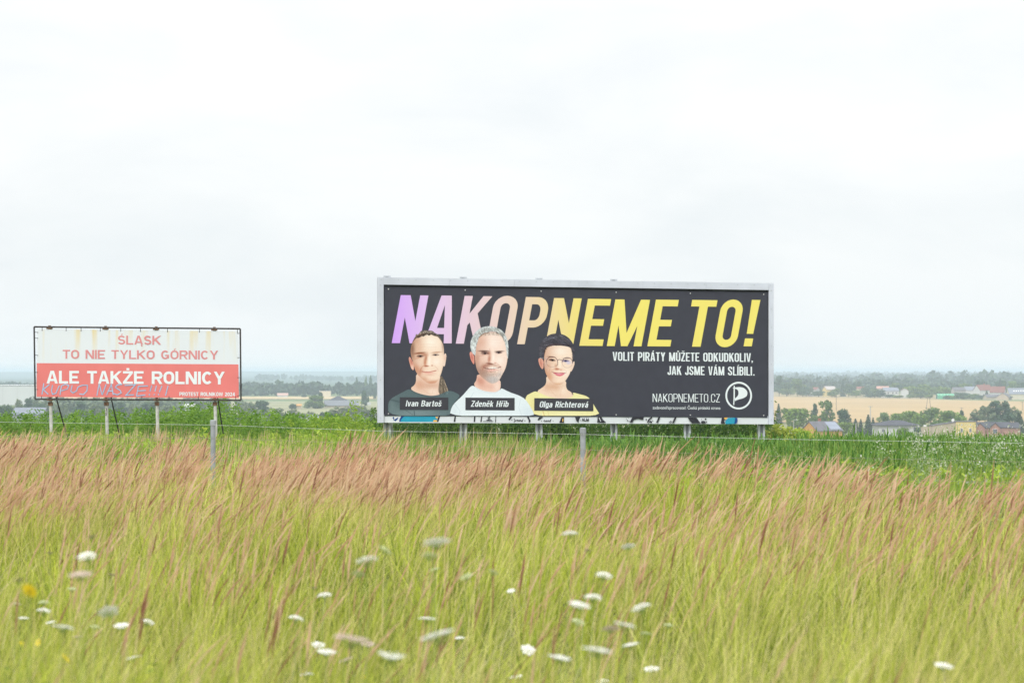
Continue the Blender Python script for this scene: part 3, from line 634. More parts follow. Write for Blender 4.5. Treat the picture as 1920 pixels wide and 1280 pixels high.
D(520, 620, 26, 80, (196, 136, 116), .75, ang=6); D(590, 610, 24, 90, (253, 240, 232), .8); D(530, 702, 62, 18, (128, 80, 68), .8, ang=8, hard=1.5); D(620, 690, 16, 12, (196, 134, 116), .7); D(575, 668, 34, 24, (250, 226, 216), .6)
D(480, 735, 70, 20, (168, 118, 102), .7, ang=-12); D(620, 732, 70, 18, (196, 160, 144), .6, ang=8)
p.line([(425, 765), (470, 782), (520, 790), (600, 786), (660, 772), (715, 755)], 9, (120, 70, 66), .85); D(588, 776, 78, 11, (250, 244, 240), .95, ang=-4, hard=1.8); D(560, 815, 110, 15, (228, 168, 160), .85, ang=-4); D(550, 845, 80, 12, (172, 130, 114), .6)
hk = p.lay([(200, 480), (190, 360), (205, 285), (265, 170), (365, 82), (500, 52), (620, 66), (745, 128), (805, 215), (843, 320), (852, 450), (842, 640), (822, 570), (806, 430), (782, 310), (740, 235), (665, 170), (570, 140), (500, 165), (440, 170), (385, 205), (345, 240), (322, 320), (292, 410), (285, 570), (250, 545)], (198, 203, 206), tex=7)
for i in range(34):
    r_ = np.random.default_rng(100+i); a_ = r_.uniform(185, 352); q_ = []
    for k in range(5):
        aa = a_+k*r_.uniform(3, 6)*(1 if a_ > 262 else -1); rr = 1.0-.035*k-r_.uniform(0, .16); q_.append((525+318*rr*math.cos(R(aa)), 385+325*rr*math.sin(R(aa))))
    K_ = p.c.copy(); p.line(q_, r_.uniform(4, 9), [(150, 153, 150), (226, 233, 233), (128, 126, 122), (208, 216, 214)][i % 4], .7); p.c = K_*(1-hk[..., None])+p.c*hk[..., None]
for x_, y_ in ((235, 400), (232, 330), (828, 420), (820, 330)): p.dab(x_, y_, 26, 70, (222, 230, 230), .6, clip=hk)
for x_, y_, r_ in ((420, 140, 40), (520, 110, 50), (640, 120, 40), (340, 190, 40), (730, 190, 36)): p.dab(x_, y_, r_*1.5, r_*.5, (138, 138, 132), .6, -30+x_*.09-20, clip=hk)
for i in range(16):
    x_ = 385+i*24; p.line([(x_, 205-abs(x_-560)*-.12), (x_-14, 168+abs(x_-560)*.10), (x_-34, 128+abs(x_-560)*.14)], 7, [(126, 118, 108), (188, 192, 188), (150, 144, 136)][i % 3], .75)
p.line([(345, 250), (390, 205), (440, 180), (500, 172)], 12, (132, 122, 112), .7); p.line([(700, 190), (750, 250), (775, 310)], 9, (140, 136, 130), .7); p.line([(318, 320), (290, 400), (284, 470)], 8, (160, 160, 158), .7)
p.strands(hk, 62, .13, 7); p.strands(np.clip(p.mask([(350, 800), (430, 745), (700, 745), (740, 880), (640, 1025), (500, 1018), (380, 900)], 3)*f, 0, 1), 80, .07, 2, 8)
p.line([(385, 508), (420, 500), (470, 508), (505, 528)], 6, (60, 42, 42), .8); p.line([(640, 505), (680, 495), (725, 508)], 5, (62, 44, 44), .75); p.line([(400, 548), (445, 552), (495, 540)], 3.5, (196, 140, 124), .6); p.line([(650, 532), (690, 535), (722, 525)], 3.5, (200, 150, 134), .55)
p.line([(470, 700), (420, 750), (400, 820)], 7, (190, 130, 112), .6); p.line([(640, 690), (705, 740), (722, 800)], 6, (208, 158, 140), .55); p.line([(330, 560), (300, 600)], 4, (214, 170, 156), .5); p.line([(345, 575), (310, 630)], 4, (214, 170, 156), .5)
p.line([(420, 300), (540, 285), (700, 300)], 4, (236, 206, 194), .5); p.line([(410, 345), (540, 330), (710, 345)], 4, (236, 206, 194), .45); p.line([(525, 440), (530, 480)], 5, (206, 152, 134), .5)
for q_ in (((852, 757), (862, 770), (860, 779)), ((975, 748), (972, 764), (978, 779)), ((905, 770), (930, 774), (955, 770)), ((888, 735), (880, 748), (876, 764))): p.line([by(*z_) for z_ in q_], 7, (200, 213, 224), .6)
p.dab(440, 860, 70, 110, (198, 176, 166), .55, -25, clip=f); p.dab(560, 960, 150, 80, (205, 198, 197), .55, clip=f)
p.finish(f*(1-hk), 1.16, 240, F2)
p.build(.058, 'printed portrait of a smiling grey haired man with a short beard, white shirt')
# woman with short dark hair and glasses
p3 = Paint(981, 618, 1128, 779.3, 990, 615); p = p3
p.lay([(298, 790), (310, 940), (250, 1010), (130, 1080), (250, 1190), (420, 1215), (620, 1220), (775, 1215), (760, 1100), (645, 1045), (655, 860)], (243, 214, 192))
p.dab(440, 1000, 150, 70, (216, 168, 138), .75, 8); p.dab(330, 1020, 60, 60, (222, 176, 148), .6); p.dab(600, 1080, 60, 90, (249, 228, 210), .7); p.dab(560, 1150, 120, 40, (236, 200, 176), .5); p.line([(735, 1090), (750, 1140)], 5, (170, 130, 110), .6)
p.lay([(983, 781), (983, 743), (995, 736), (1004, 732.3), (1015, 738), (1030, 744), (1050, 747.5), (1068, 746), (1075, 741), (1072, 734.5), (1085, 738), (1099, 741.5), (1107, 748), (1117, 765), (1127, 781)], (241, 234, 172), px=True)
bz = lambda X_, Y_: ((X_-990)*9.143, (Y_-615)*9.143)
p.dab(*bz(1000, 755), 80, 140, (232, 220, 150), .6); p.dab(*bz(1060, 775), 300, 60, (244, 238, 190), .5); p.line([bz(1017, 769), bz(1020, 779)], 7, (214, 170, 110), .8); p.line([bz(1026, 771), bz(1029, 779)], 6, (228, 205, 140), .7); p.line([bz(1095, 742), bz(1099, 748)], 6, (222, 205, 140), .6)
p.lay([(205, 505), (166, 522), (176, 600), (212, 688), (250, 714), (268, 650), (258, 530)], (226, 166, 146)); p.dab(215, 600, 18, 60, (192, 112, 98), .7, -12)
p.lay([(765, 570), (798, 562), (792, 640), (742, 748), (722, 748), (735, 660)], (240, 212, 194))
F3 = [(270, 480), (270, 380), (320, 300), (420, 270), (560, 270), (700, 280), (752, 380), (758, 520), (752, 640), (724, 760), (665, 870), (595, 950), (505, 978), (430, 952), (360, 892), (300, 792), (275, 700), (262, 580)]
f = p.lay(F3, (246, 224, 206))
D(540, 400, 140, 70, (251, 238, 226), .8); D(300, 620, 30, 120, (238, 226, 222), .8); D(310, 780, 40, 110, (232, 196, 170), .7, ang=-20); D(350, 740, 50, 60, (244, 212, 190), .6); D(380, 830, 40, 60, (228, 184, 156), .6, ang=-30)
D(660, 760, 70, 60, (252, 238, 226), .8); D(520, 960, 120, 30, (222, 178, 148), .7); D(500, 900, 90, 36, (248, 226, 208), .6); D(350, 650, 40, 30, (236, 196, 172), .5); D(430, 660, 60, 26, (252, 236, 224), .6)
D(390, 492, 62, 10, (128, 92, 80), .8, ang=4, hard=1.5); D(655, 517, 72, 9, (150, 128, 120), .7, ang=-2, hard=1.5)
D(405, 548, 54, 18, (104, 76, 72), .85, ang=8, hard=1.5); D(415, 549, 19, 15, (46, 40, 44), .9, hard=2); D(440, 553, 10, 7, (235, 228, 225), .6); D(640, 562, 56, 18, (112, 108, 152), .85, hard=1.5); D(640, 562, 18, 15, (54, 54, 92), .9, hard=2); D(690, 590, 46, 30, (206, 204, 236), .7)
D(470, 650, 22, 40, (222, 176, 150), .6); D(540, 620, 22, 70, (253, 240, 228), .8); D(495, 700, 42, 18, (190, 126, 104), .85, hard=1.5); D(560, 712, 18, 12, (206, 150, 128), .6); D(525, 680, 24, 16, (250, 228, 212), .6)
lm = p.lay([(412, 752), (470, 762), (520, 768), (570, 762), (638, 768), (600, 800), (550, 826), (500, 818), (455, 790)], (220, 122, 136), soft=.9, grow=False); p.dab(530, 784, 70, 9, (246, 216, 220), .8, 2); p.line([(405, 748), (440, 765), (520, 775), (600, 774), (645, 766)], 5, (150, 74, 84), .7); p.dab(535, 808, 40, 9, (240, 168, 176), .7); p.line([(370, 700), (352, 760), (365, 800)], 7, (226, 180, 152), .5)
p.lay([(192, 515), (174, 390), (186, 290), (255, 190), (368, 100), (500, 86), (612, 108), (705, 170), (775, 270), (803, 360), (794, 480), (772, 565), (752, 535), (754, 430), (735, 350), (690, 318), (560, 298), (450, 300), (350, 312), (302, 345), (282, 430), (262, 530), (230, 510)], (70, 67, 76), tex=6)
for i in range(9): p.line([(240+i*14, 240-i*6), (300+i*34, 180-i*7), (420+i*36, 160+i*6)], 4, (104, 104, 118), .5)
p.line([(560, 160), (640, 220), (700, 290)], 6, (132, 118, 112), .6); p.line([(540, 120), (620, 150)], 6, (128, 128, 140), .6); p.line([(240, 210), (320, 165)], 6, (140, 140, 152), .6); p.line([(270, 295), (350, 282)], 5, (132, 132, 140), .6); p.dab(215, 430, 20, 80, (96, 98, 106), .6); p.line([(730, 330), (745, 400)], 6, (124, 112, 112), .6)
def ring(cx_, cy_, rx_, ry_, top, bot):
    pts = [(cx_+rx_*math.cos(R(a_)), cy_+ry_*math.sin(R(a_))) for a_ in range(0, 361, 15)]
    p.line(pts[12:], 6, top, .85); p.line(pts[:13], 4.5, bot, .6)
ring(405, 580, 98, 88, (104, 70, 78), (170, 140, 132)); ring(668, 590, 90, 88, (96, 78, 86), (178, 158, 158))
p.line([(500, 548), (535, 536), (578, 552)], 6, (92, 74, 80), .85); p.line([(200, 512), (262, 516), (308, 528)], 8, (214, 214, 220), .85); p.line([(755, 555), (785, 562)], 6, (200, 200, 206), .8); p.line([(500, 560), (505, 620), (488, 650)], 5, (110, 84, 88), .7)
p.strands(p.mask([(192, 515), (174, 390), (186, 290), (255, 190), (368, 100), (500, 86), (612, 108), (705, 170), (775, 270), (803, 360), (794, 480), (752, 535), (735, 350), (690, 318), (560, 298), (350, 312), (282, 430)]), 25, .20, 9)
p.line([(355, 540), (390, 528), (430, 535), (455, 555)], 5, (70, 48, 48), .8); p.line([(590, 552), (640, 545), (690, 560)], 5, (76, 66, 96), .75); p.line([(300, 700), (330, 800), (400, 890)], 8, (232, 196, 172), .5)
p.line([(452, 690), (400, 730), (380, 780)], 5, (222, 172, 146), .55); p.line([(580, 700), (650, 735), (668, 790)], 5, (228, 186, 162), .5); p.line([(330, 960), (400, 1080), (470, 1160)], 7, (224, 180, 154), .5); p.line([(600, 960), (560, 1080), (545, 1160)], 6, (230, 192, 168), .45); p.line([(250, 1060), (350, 1100), (440, 1120)], 6, (226, 184, 158), .5)
p.finish(f, 1.2, 240, F3)
p.build(.054, 'printed portrait of a smiling woman with short dark hair and glasses, yellow top')
# name strips
m = MB()
plates = [((749, 744.3), (840, 744.8), (840, 768), (749, 767.8)), ((872, 745), (964.3, 745.6), (964.3, 769), (872, 768.6)), ((1001, 746), (1111.5, 747.3), (1111.8, 770.4), (1001, 769.3))]
for q in plates: m = MB(); m.add([pl.px(x, y, .062) for x, y in q], [(0, 1, 2, 3)]); m.build('name_strip', mat('strip_print', pc(64, 63, 70), .75), poster)
m = MB(); b_ = .012
m = MB(); put_block(m, pl, 'Ivan Bartoš', .135, 760, 826, 761.3, 750.2, .064, shear=.19, gap=.075, w=.45); m.build('name_lettering', white_print, poster)
m = MB(); put_block(m, pl, 'Zdeněk Hřib', .135, 882, 952, 762.0, 750.8, .064, shear=.19, gap=.075, w=.45); m.build('name_lettering', white_print, poster)
m = MB(); put_block(m, pl, 'Olga Richterová', .135, 1010.5, 1101, 763.3, 752.0, .064, shear=.19, gap=.075, w=.45); m.build('name_lettering', white_print, poster)

# legs and the bits of them that show above the frame
for i, x in enumerate((728, 871, 1013, 1153.5, 1291.5, 1431)):
    u, _ = pl.uv(x, 800); b0 = pl.P(u, 0, -.22); g = gz(b0.x+pl.base.x, b0.y+pl.base.y)
    m = MB(); zt = pl.P(u, HB, 0).z + (.06 if i < 4 else -.1)
    x0, y0 = b0.x, b0.y
    m.box((x0-.045, y0, (zt+g-.3)/2), (.012, .20, zt-g+.3)); m.box((x0+.045, y0, (zt+g-.3)/2), (.012, .20, zt-g+.3)); m.box((x0, y0+.0, (zt+g-.3)/2), (.077, .012, zt-g+.3))
    m.box((x0-.075, y0-.106, (zt+g-.3)/2), (.066, .010, zt-g+.3)); m.box((x0+.075, y0-.106, (zt+g-.3)/2), (.066, .010, zt-g+.3))
    m.build('post', galv_post, bb)
    m = MB(); m.bar((x0, y0+.12, 2.6), (x0+.1, y0+2.2, g-.2), .08, .08); m.build('rear_brace', galv_post, bb)
m = MB()
for v in (.5, 1.7, 2.9, 3.9): m.bar(pl.P(.1, v, -.107), pl.P(W-.1, v, -.107), .06, .012)
m.build('cross_rail', galv_post, bb)

# ------------------------------------------------------------------ red and white banner sign
pipe = mat('rusty_dark_pipe', (.05, .045, .045), .7, var=.5, scale=6)
rust = mat('rust', (.17, .10, .06), .9, var=.5, scale=14)
ptail = mat('flaking_white_paint', (.50, .50, .47), .8, var=.25, scale=9, bump=.2)
DL = 69.9
q0, q1 = at(66, 748.5, DL), at(452, 750.5, DL)
ps = Plane(q0, q1); ps.base = Vector((q0.x+3, DL, 0)); pl2 = ps
sb = thing('banner_sign', ps.base, 'red and white protest banner laced into a dark pipe frame on four legs', 'sign')
px2 = ps.px
m = MB()
c4 = [px2(64, 612.6), px2(450.5, 616.2), px2(451.8, 750), px2(66, 748)]
for a0, a1 in zip(c4, c4[1:]+c4[:1]): m.tube([a0, a1], .024, 8)
m.build('frame', pipe, sb)
# cloth, with the printed halves and rain stains
bm_ = bpy.data.materials.new('banner_cloth'); bm_.use_nodes = True; t = bm_.node_tree; b = t.nodes['Principled BSDF']; b.inputs['Roughness'].default_value = .7; b.inputs['Specular IOR Level'].default_value = .2
tcn = t.nodes.new('ShaderNodeTexCoord'); mp_ = t.nodes.new('ShaderNodeMapping'); mp_.inputs['Scale'].default_value = (4.2, 0, .35); t.links.new(tcn.outputs['Object'], mp_.inputs[0])
no = t.nodes.new('ShaderNodeTexNoise'); no.inputs['Scale'].default_value = 1; no.inputs['Detail'].default_value = 5; t.links.new(mp_.outputs[0], no.inputs['Vector'])
rp = t.nodes.new('ShaderNodeValToRGB'); rp.color_ramp.elements[0].position = .50; rp.color_ramp.elements[1].position = .72; rp.color_ramp.elements[0].color = (0, 0, 0, 1)
rp.color_ramp.elements[1].color = (1, 1, 1, 1); t.links.new(no.outputs['Fac'], rp.inputs[0])
sx = t.nodes.new('ShaderNodeSeparateXYZ'); t.links.new(tcn.outputs['Object'], sx.inputs[0])
ztop, zmid = px2(250, 618).z, px2(250, 681).z
mr = t.nodes.new('ShaderNodeMapRange'); mr.inputs[1].default_value = zmid; mr.inputs[2].default_value = ztop; t.links.new(sx.outputs['Z'], mr.inputs[0])
mm = t.nodes.new('ShaderNodeMath'); mm.operation = 'MULTIPLY'; t.links.new(rp.outputs[0], mm.inputs[0]); t.links.new(mr.outputs[0], mm.inputs[1])
mxx = t.nodes.new('ShaderNodeMix'); mxx.data_type = 'RGBA'; t.links.new(mm.outputs[0], mxx.inputs[0]); mxx.inputs[6].default_value = (*pc(224, 230, 235), 1); mxx.inputs[7].default_value = (*pc(228, 208, 148), 1)
t.links.new(mxx.outputs[2], b.inputs['Base Color'])
red_print = mat('faded_red_print', pc(228, 128, 124), .75, var=.05, scale=1.5)
pale_red = mat('faded_red_letters', pc(220, 145, 146), .75)
def cloth(y_top0, y_top1, y_b0, y_b1, off, nx_=24, ny_=10, x0=(70, 68.5), x1=(446.5, 448)):
    vs = []; 
    for j in range(ny_+1):
        for i in range(nx_+1):
            s_, t_ = i/nx_, j/ny_; x = (1-s_)*(x0[0]*(1-t_)+x0[1]*t_)+s_*(x1[0]*(1-t_)+x1[1]*t_)
            y = (1-t_)*(y_top0*(1-s_)+y_top1*s_)+t_*(y_b0*(1-s_)+y_b1*s_)
            vs.append(px2(x, y, off+.0025*math.sin(s_*19)*math.sin(t_*3+1)))
    return vs, [(j*(nx_+1)+i, (j+1)*(nx_+1)+i, (j+1)*(nx_+1)+i+1, j*(nx_+1)+i+1) for j in range(ny_) for i in range(nx_)]
m = MB(); m.add(*cloth(617, 621, 743.8, 746, .0)); ban = m.build('banner', bm_, sb)
m = MB(); m.add(*cloth(680.5, 682.8, 743.8, 746, .006, x0=(69, 68.6), x1=(447.2, 448)))
m.build('red_half', red_print, ban)
m = MB()
put_block(m, ps, 'ŚLĄSK', .17, 221, 302, 645.6, 628.8, .004, w=.76, gap=.09); m.build('faded_lettering', pale_red, ban); m = MB(); put_block(m, ps, 'TO NIE TYLKO GÓRNICY', .17, 117.5, 409, 672.2, 655.6, .004, w=.76, gap=.09)
m.build('faded_lettering', pale_red, ban)
m = MB()
put_block(m, ps, 'ALE TAKŻE ROLNICY', .20, 87.5, 421.5, 718.6, 694.8, .0095, w=.76, gap=.08); m.build('white_lettering', white_print, ban); m = MB(); put_block(m, ps, 'PROTEST ROLNIKÓW 2024', .20, 336.5, 440.5, 741.8, 734.8, .0095, w=.74, gap=.09)
m.build('white_lettering', white_print, ban)
m = MB(); oo2 = .0125
S1 = [[(258, 945), (230, 1115)], [(345, 962), (250, 1040), (325, 1112)], [(390, 972), (372, 1060), (390, 1112), (440, 1095), (492, 978)], [(522, 985), (500, 1122)], [(515, 990), (580, 960), (632, 978), (612, 1030), (522, 1060)],
      [(685, 975), (662, 1065), (695, 1092), (750, 1060), (772, 1000)], [(772, 1000), (840, 975), (912, 975), (905, 1060), (852, 1115), (790, 1104)], [(1088, 955), (1055, 1132)], [(1090, 958), (1132, 1120)], [(1134, 1120), (1192, 962)],
      [(1200, 1122), (1272, 962), (1300, 1120)], [(1215, 1062), (1300, 1062)], [(1435, 962), (1360, 970), (1332, 1010), (1400, 1050), (1420, 1090), (1360, 1120), (1305, 1100)], [(1470, 978), (1632, 968), (1490, 1126), (1610, 1118)]]
S2 = [[(78, 985), (50, 1130)], [(75, 992), (222, 985)], [(65, 1062), (190, 1052)], [(48, 1138), (182, 1120)], [(278, 978), (250, 1070)], [(245, 1105), (238, 1128)], [(348, 982), (325, 1070)], [(318, 1105), (310, 1126)], [(432, 982), (390, 1080)], [(382, 1105), (374, 1124)], [(522, 982), (484, 1132)]]
sprm = mat('pale_blue_spray', pc(160, 192, 222), .85, var=.12, scale=5)
for ox_, S_ in ((50, S1[:7]), (50, S1[7:])):
    m = MB()
    for st in S_:
        oo2 += .0002; q = [ps.uv(ox_+x/8, 600+y/8) for x, y in st]
        for pg in thick(q, .029): m.add([ps.P(x, y, oo2) for x, y in pg], [(0, 1, 2, 3)])
    m.build('spray_lettering', sprm, ban)
m = MB()
for st in S2:
    oo2 += .0002; q = [ps.uv(250+x/8, 600+y/8) for x, y in st]
    for pg in thick(q, .029): m.add([ps.P(x, y, oo2) for x, y in pg], [(0, 1, 2, 3)])
m.build('spray_lettering', sprm, ban)
m = MB()
for x in (79, 124, 152, 188, 226.5, 263.5, 314, 374, 445): m = MB(); m.bar(px2(x, 613+(x-64)*.0093), px2(x, 620+(x-64)*.0093, .003), .016, .01); m.build('lacing_strap', pipe, sb)
for x in (78, 107.5, 153.5, 210, 266, 317, 372, 442): m = MB(); m.bar(px2(x, 749), px2(x, 742.5, .008), .016, .01); m.build('lacing_strap', pipe, sb)
for y in (622.5, 633.5, 665.5, 697.5, 729.5): m = MB(); m.bar(px2(64.7, y), px2(71.5, y+.4, .008), .014, .01); m.build('lacing_strap', pipe, sb)
for y in (624.5, 670, 707.5, 741.5): m = MB(); m.bar(px2(451, y), px2(445, y+.4, .008), .014, .01); m.build('lacing_strap', pipe, sb)

for i, x in enumerate((92.5, 197.5, 292.5, 401.5)):
    tp = px2(x, 614.5+(x-64)*.009); bp = px2(x+.8, 749); g = float(gz(tp.x+ps.base.x, ps.base.y))
    m = MB(); m.tube([(tp.x, .11, tp.z+.02), (bp.x+.0, .11, bp.z), (bp.x+.05, .11, g-.3)], .048, 12); m.build('post', ptail, sb)
    m = MB(); 
    for c in (tp, bp):
        m = MB(); m.box((c.x, .03, c.z), (.17, .09, .06)); m.tube([(c.x-.05, -.03, c.z), (c.x-.05, .02, c.z)], .02, 6); m.tube([(c.x+.05, -.03, c.z), (c.x+.05, .02, c.z)], .02, 6); m.box((c.x, .05, c.z+.05), (.07, .07, .05))
        if c is bp: m.box((bp.x, .11, bp.z-.12), (.12, .125, .1))
        m.build('clamp', rust, sb)
for x0, x1 in ((101, 111), (204.5, 211.5), (290.5, 285.5), (398.8, 395.5), (405.5, 409.5), ):
    c0 = px2(x0, 745); c1 = px2(x1, 796); m = MB(); d_ = 1.3
    m.bar((c0.x, .2, c0.z+.1), (c1.x*1.0, .2+d_, c1.z-.55), .032, .032); m.build('brace', pipe, sb)
m = MB()
p_ = px2(198.3, 766.8)
for k, pts in enumerate(([(1315, 340), (1338, 338), (1335, 350), (1322, 395)], [(1310, 430), (1318, 422), (1333, 424), (1336, 445), (1330, 466), (1314, 466), (1308, 450), (1310, 430)])):
    for pg in thick([ps.uv(60+x/9.6, 730+y/9.6) for x, y in pts], .012): m.add([ps.P(x, y, -.052) for x, y in pg], [(0, 1, 2, 3)])
m.build('post_marking', old_black, sb)

# ------------------------------------------------------------------ wire fence
concrete = mat('weathered_concrete', (.30, .32, .34), .85, var=.18, scale=7, bump=.2)
wire_m = mat('galvanised_wire', (.50, .53, .50), .5, spec=.4)
fp = [(-420, 792, 43.0), (399.5, 787, 40.0), (1093, 801.5, 37.5), (2150, 826, 33.5)]
fb = thing('wire_fence', (0, 38.7, 0), 'sparse wire fence on two thin grey posts in the tall grass', 'fence'); FB = Vector((0, 38.7, 0))
tops = []
for x, y, d in fp:
    c = at(x, y, d); g = float(gz(c.x, c.y)); tops.append(c)
    m = MB(); r0 = .042; b_ = c-FB
    m.tube([(b_.x, b_.y, g-.3), (b_.x, b_.y, b_.z-.09)], r0, 10); m.tube([(b_.x, b_.y, b_.z-.09), (b_.x, b_.y, b_.z-.075), (b_.x, b_.y, b_.z-.012), (b_.x, b_.y, b_.z)], [r0+.008, r0+.008, r0+.008, r0-.01], 10)
    m.build('post', concrete, fb)
wire_r = mat('weathered_wire', (.30, .26, .22), .7)
rows = [[(-420, 786), (0, 791), (399.5, 796.5), (720, 808), (1093, 814), (1460, 823), (1920, 830.5), (2150, 834)],
        [(-420, 812), (0, 817), (399.5, 821.5), (720, 832), (1093, 843), (1460, 855), (1920, 866), (2150, 872)],
        [(-420, 850), (0, 856), (399.5, 862), (720, 872), (1093, 884), (1460, 894), (1920, 905), (2150, 910)]]
for rw in rows:
    m = MB(); pts = []
    for x in range(-420, 2151, 35):
        y = np.interp(x, [a_[0] for a_ in rw], [a_[1] for a_ in rw]); d = np.interp(x, [f_[0] for f_ in fp], [f_[2] for f_ in fp])
        pts.append(at(x, y, d-.05)-FB)
    m.tube(pts, .0025 if rw is rows[0] else .0021, 5); m.build('wire', wire_m if rw is rows[0] else wire_r, fb)
m = MB()
for x in np.arange(-400, 2140, 34):
    d = np.interp(x, [f_[0] for f_ in fp], [f_[2] for f_ in fp]); ya = np.interp(x, [a_[0] for a_ in rows[1]], [a_[1] for a_ in rows[1]]); yb = np.interp(x, [a_[0] for a_ in rows[2]], [a_[1] for a_ in rows[2]])
    m.tube([at(x, ya, d-.05)-FB, at(x+1, yb, d-.05)-FB], .0013, 4)
m.build('wire_netting', wire_r, fb)

# ------------------------------------------------------------------ grass and herbs (nobody could count them)
def unit_noise(x, y, sc_, seed):
    r_ = np.random.default_rng(seed); z = 0
    for k in range(5):
        a_, p_ = r_.uniform(0, 6.28), r_.uniform(0, 6.28); f_ = sc_*(1.0+k*.7)
        z = z + np.sin((x*math.cos(a_)+y*math.sin(a_))*f_+p_ + 1.3*np.sin((y*math.cos(a_)-x*math.sin(a_))*f_*.6+p_*2))/(1+k*.35)
    return np.clip(.5+z*.22, 0, 1)
def mixc(a_, b_, k): return np.asarray(a_)*(1-k[:, None])+np.asarray(b_)*k[:, None]
class Strips:
    def __init__(s): s.V = []; s.Fc = []; s.C = []; s.n = 0
    def add(s, path, width, side, c0, c1):
        """path (n,k,3), width (n,k), side (n,3) unit, colours (n,3) root and tip"""
        n_, k_, _ = path.shape; off = width[..., None]*side[:, None, :]*.5
        V = np.stack([path-off, path+off], 2).reshape(n_, k_*2, 3)
        tt = np.linspace(0, 1, k_)[None, :, None]
        C = np.repeat((c0[:, None, :]*(1-tt)+c1[:, None, :]*tt), 2, axis=1).reshape(n_, k_*2, 3)
        f_ = np.array([[2*i, 2*i+1, 2*i+3, 2*i+2] for i in range(k_-1)])
        s.Fc.append((np.arange(n_)[:, None, None]*k_*2+f_[None]+s.n).reshape(-1, 4)); s.V.append(V.reshape(-1, 3)); s.C.append(C.reshape(-1, 3)); s.n += n_*k_*2
    def quads(s, c, a_, b_, colr):
        V = np.stack([c-a_-b_, c+a_-b_, c+a_+b_, c-a_+b_], 1); n_ = len(c)
        s.V.append(V.reshape(-1, 3)); s.Fc.append((np.arange(n_)[:, None]*4+np.arange(4)[None]+s.n)); s.C.append(np.repeat(colr, 4, 0)); s.n += n_*4
    def mesh(s, name, m): return np_mesh(name, np.concatenate(s.V), np.concatenate(s.Fc), m, np.concatenate(s.C))
leafm = mat('grass_leaf', attr='col', rough=.6, trans=.42, spec=.2)
def scatter(y0, y1, dens, mx=1.6, cond=None):
    """random points over the strip of ground the photo can see, plus a margin"""
    ymid = (y0+y1)/2; half = 960/F*y1+mx; n_ = int((y1-y0)*2*half*dens)
    x = rng.uniform(-half, half, n_); y = rng.uniform(y0, y1, n_); k = np.abs(x) < 960/F*y+mx
    if cond is not None: k &= cond(x, y)
    return x[k], y[k]
def bend_path(x, y, h, lean, ang, k, z0=None, p=1.7):
    tt = np.linspace(0, 1, k)[None, :]; z = gz(x, y) if z0 is None else z0
    dx = lean*np.cos(ang); dy = lean*np.sin(ang)
    return np.stack([x[:, None]+dx[:, None]*tt**p, y[:, None]+dy[:, None]*tt**p, z[:, None]+h[:, None]*(tt-.18*(np.abs(lean)/h)[:, None]*tt**2.5)], -1)
pxof = lambda x, y: 960+x/y*F
def yend(x, y):            # far edge of the reed-grass belt
    return np.interp(pxof(x, y), [-400, 0, 500, 960, 1300, 1920, 2400], [47, 46, 43.5, 40.5, 37, 29.5, 27])+1.5*np.sin(x*1.7)+1.0*np.sin(x*4.1+1)
LIME, STRAW, DEEP, PALE = (.51, .57, .055), (.71, .60, .26), (.13, .21, .025), (.70, .68, .20)
HEADC, HEADD, HEADL = (.68, .43, .29), (.33, .15, .095), (.82, .64, .44)
g = Strips(); hd = Strips()
def rand_side(n_, spread=.9):
    a_ = rng.normal(0, spread, n_); return np.stack([np.cos(a_), np.sin(a_), np.zeros(n_)], 1)
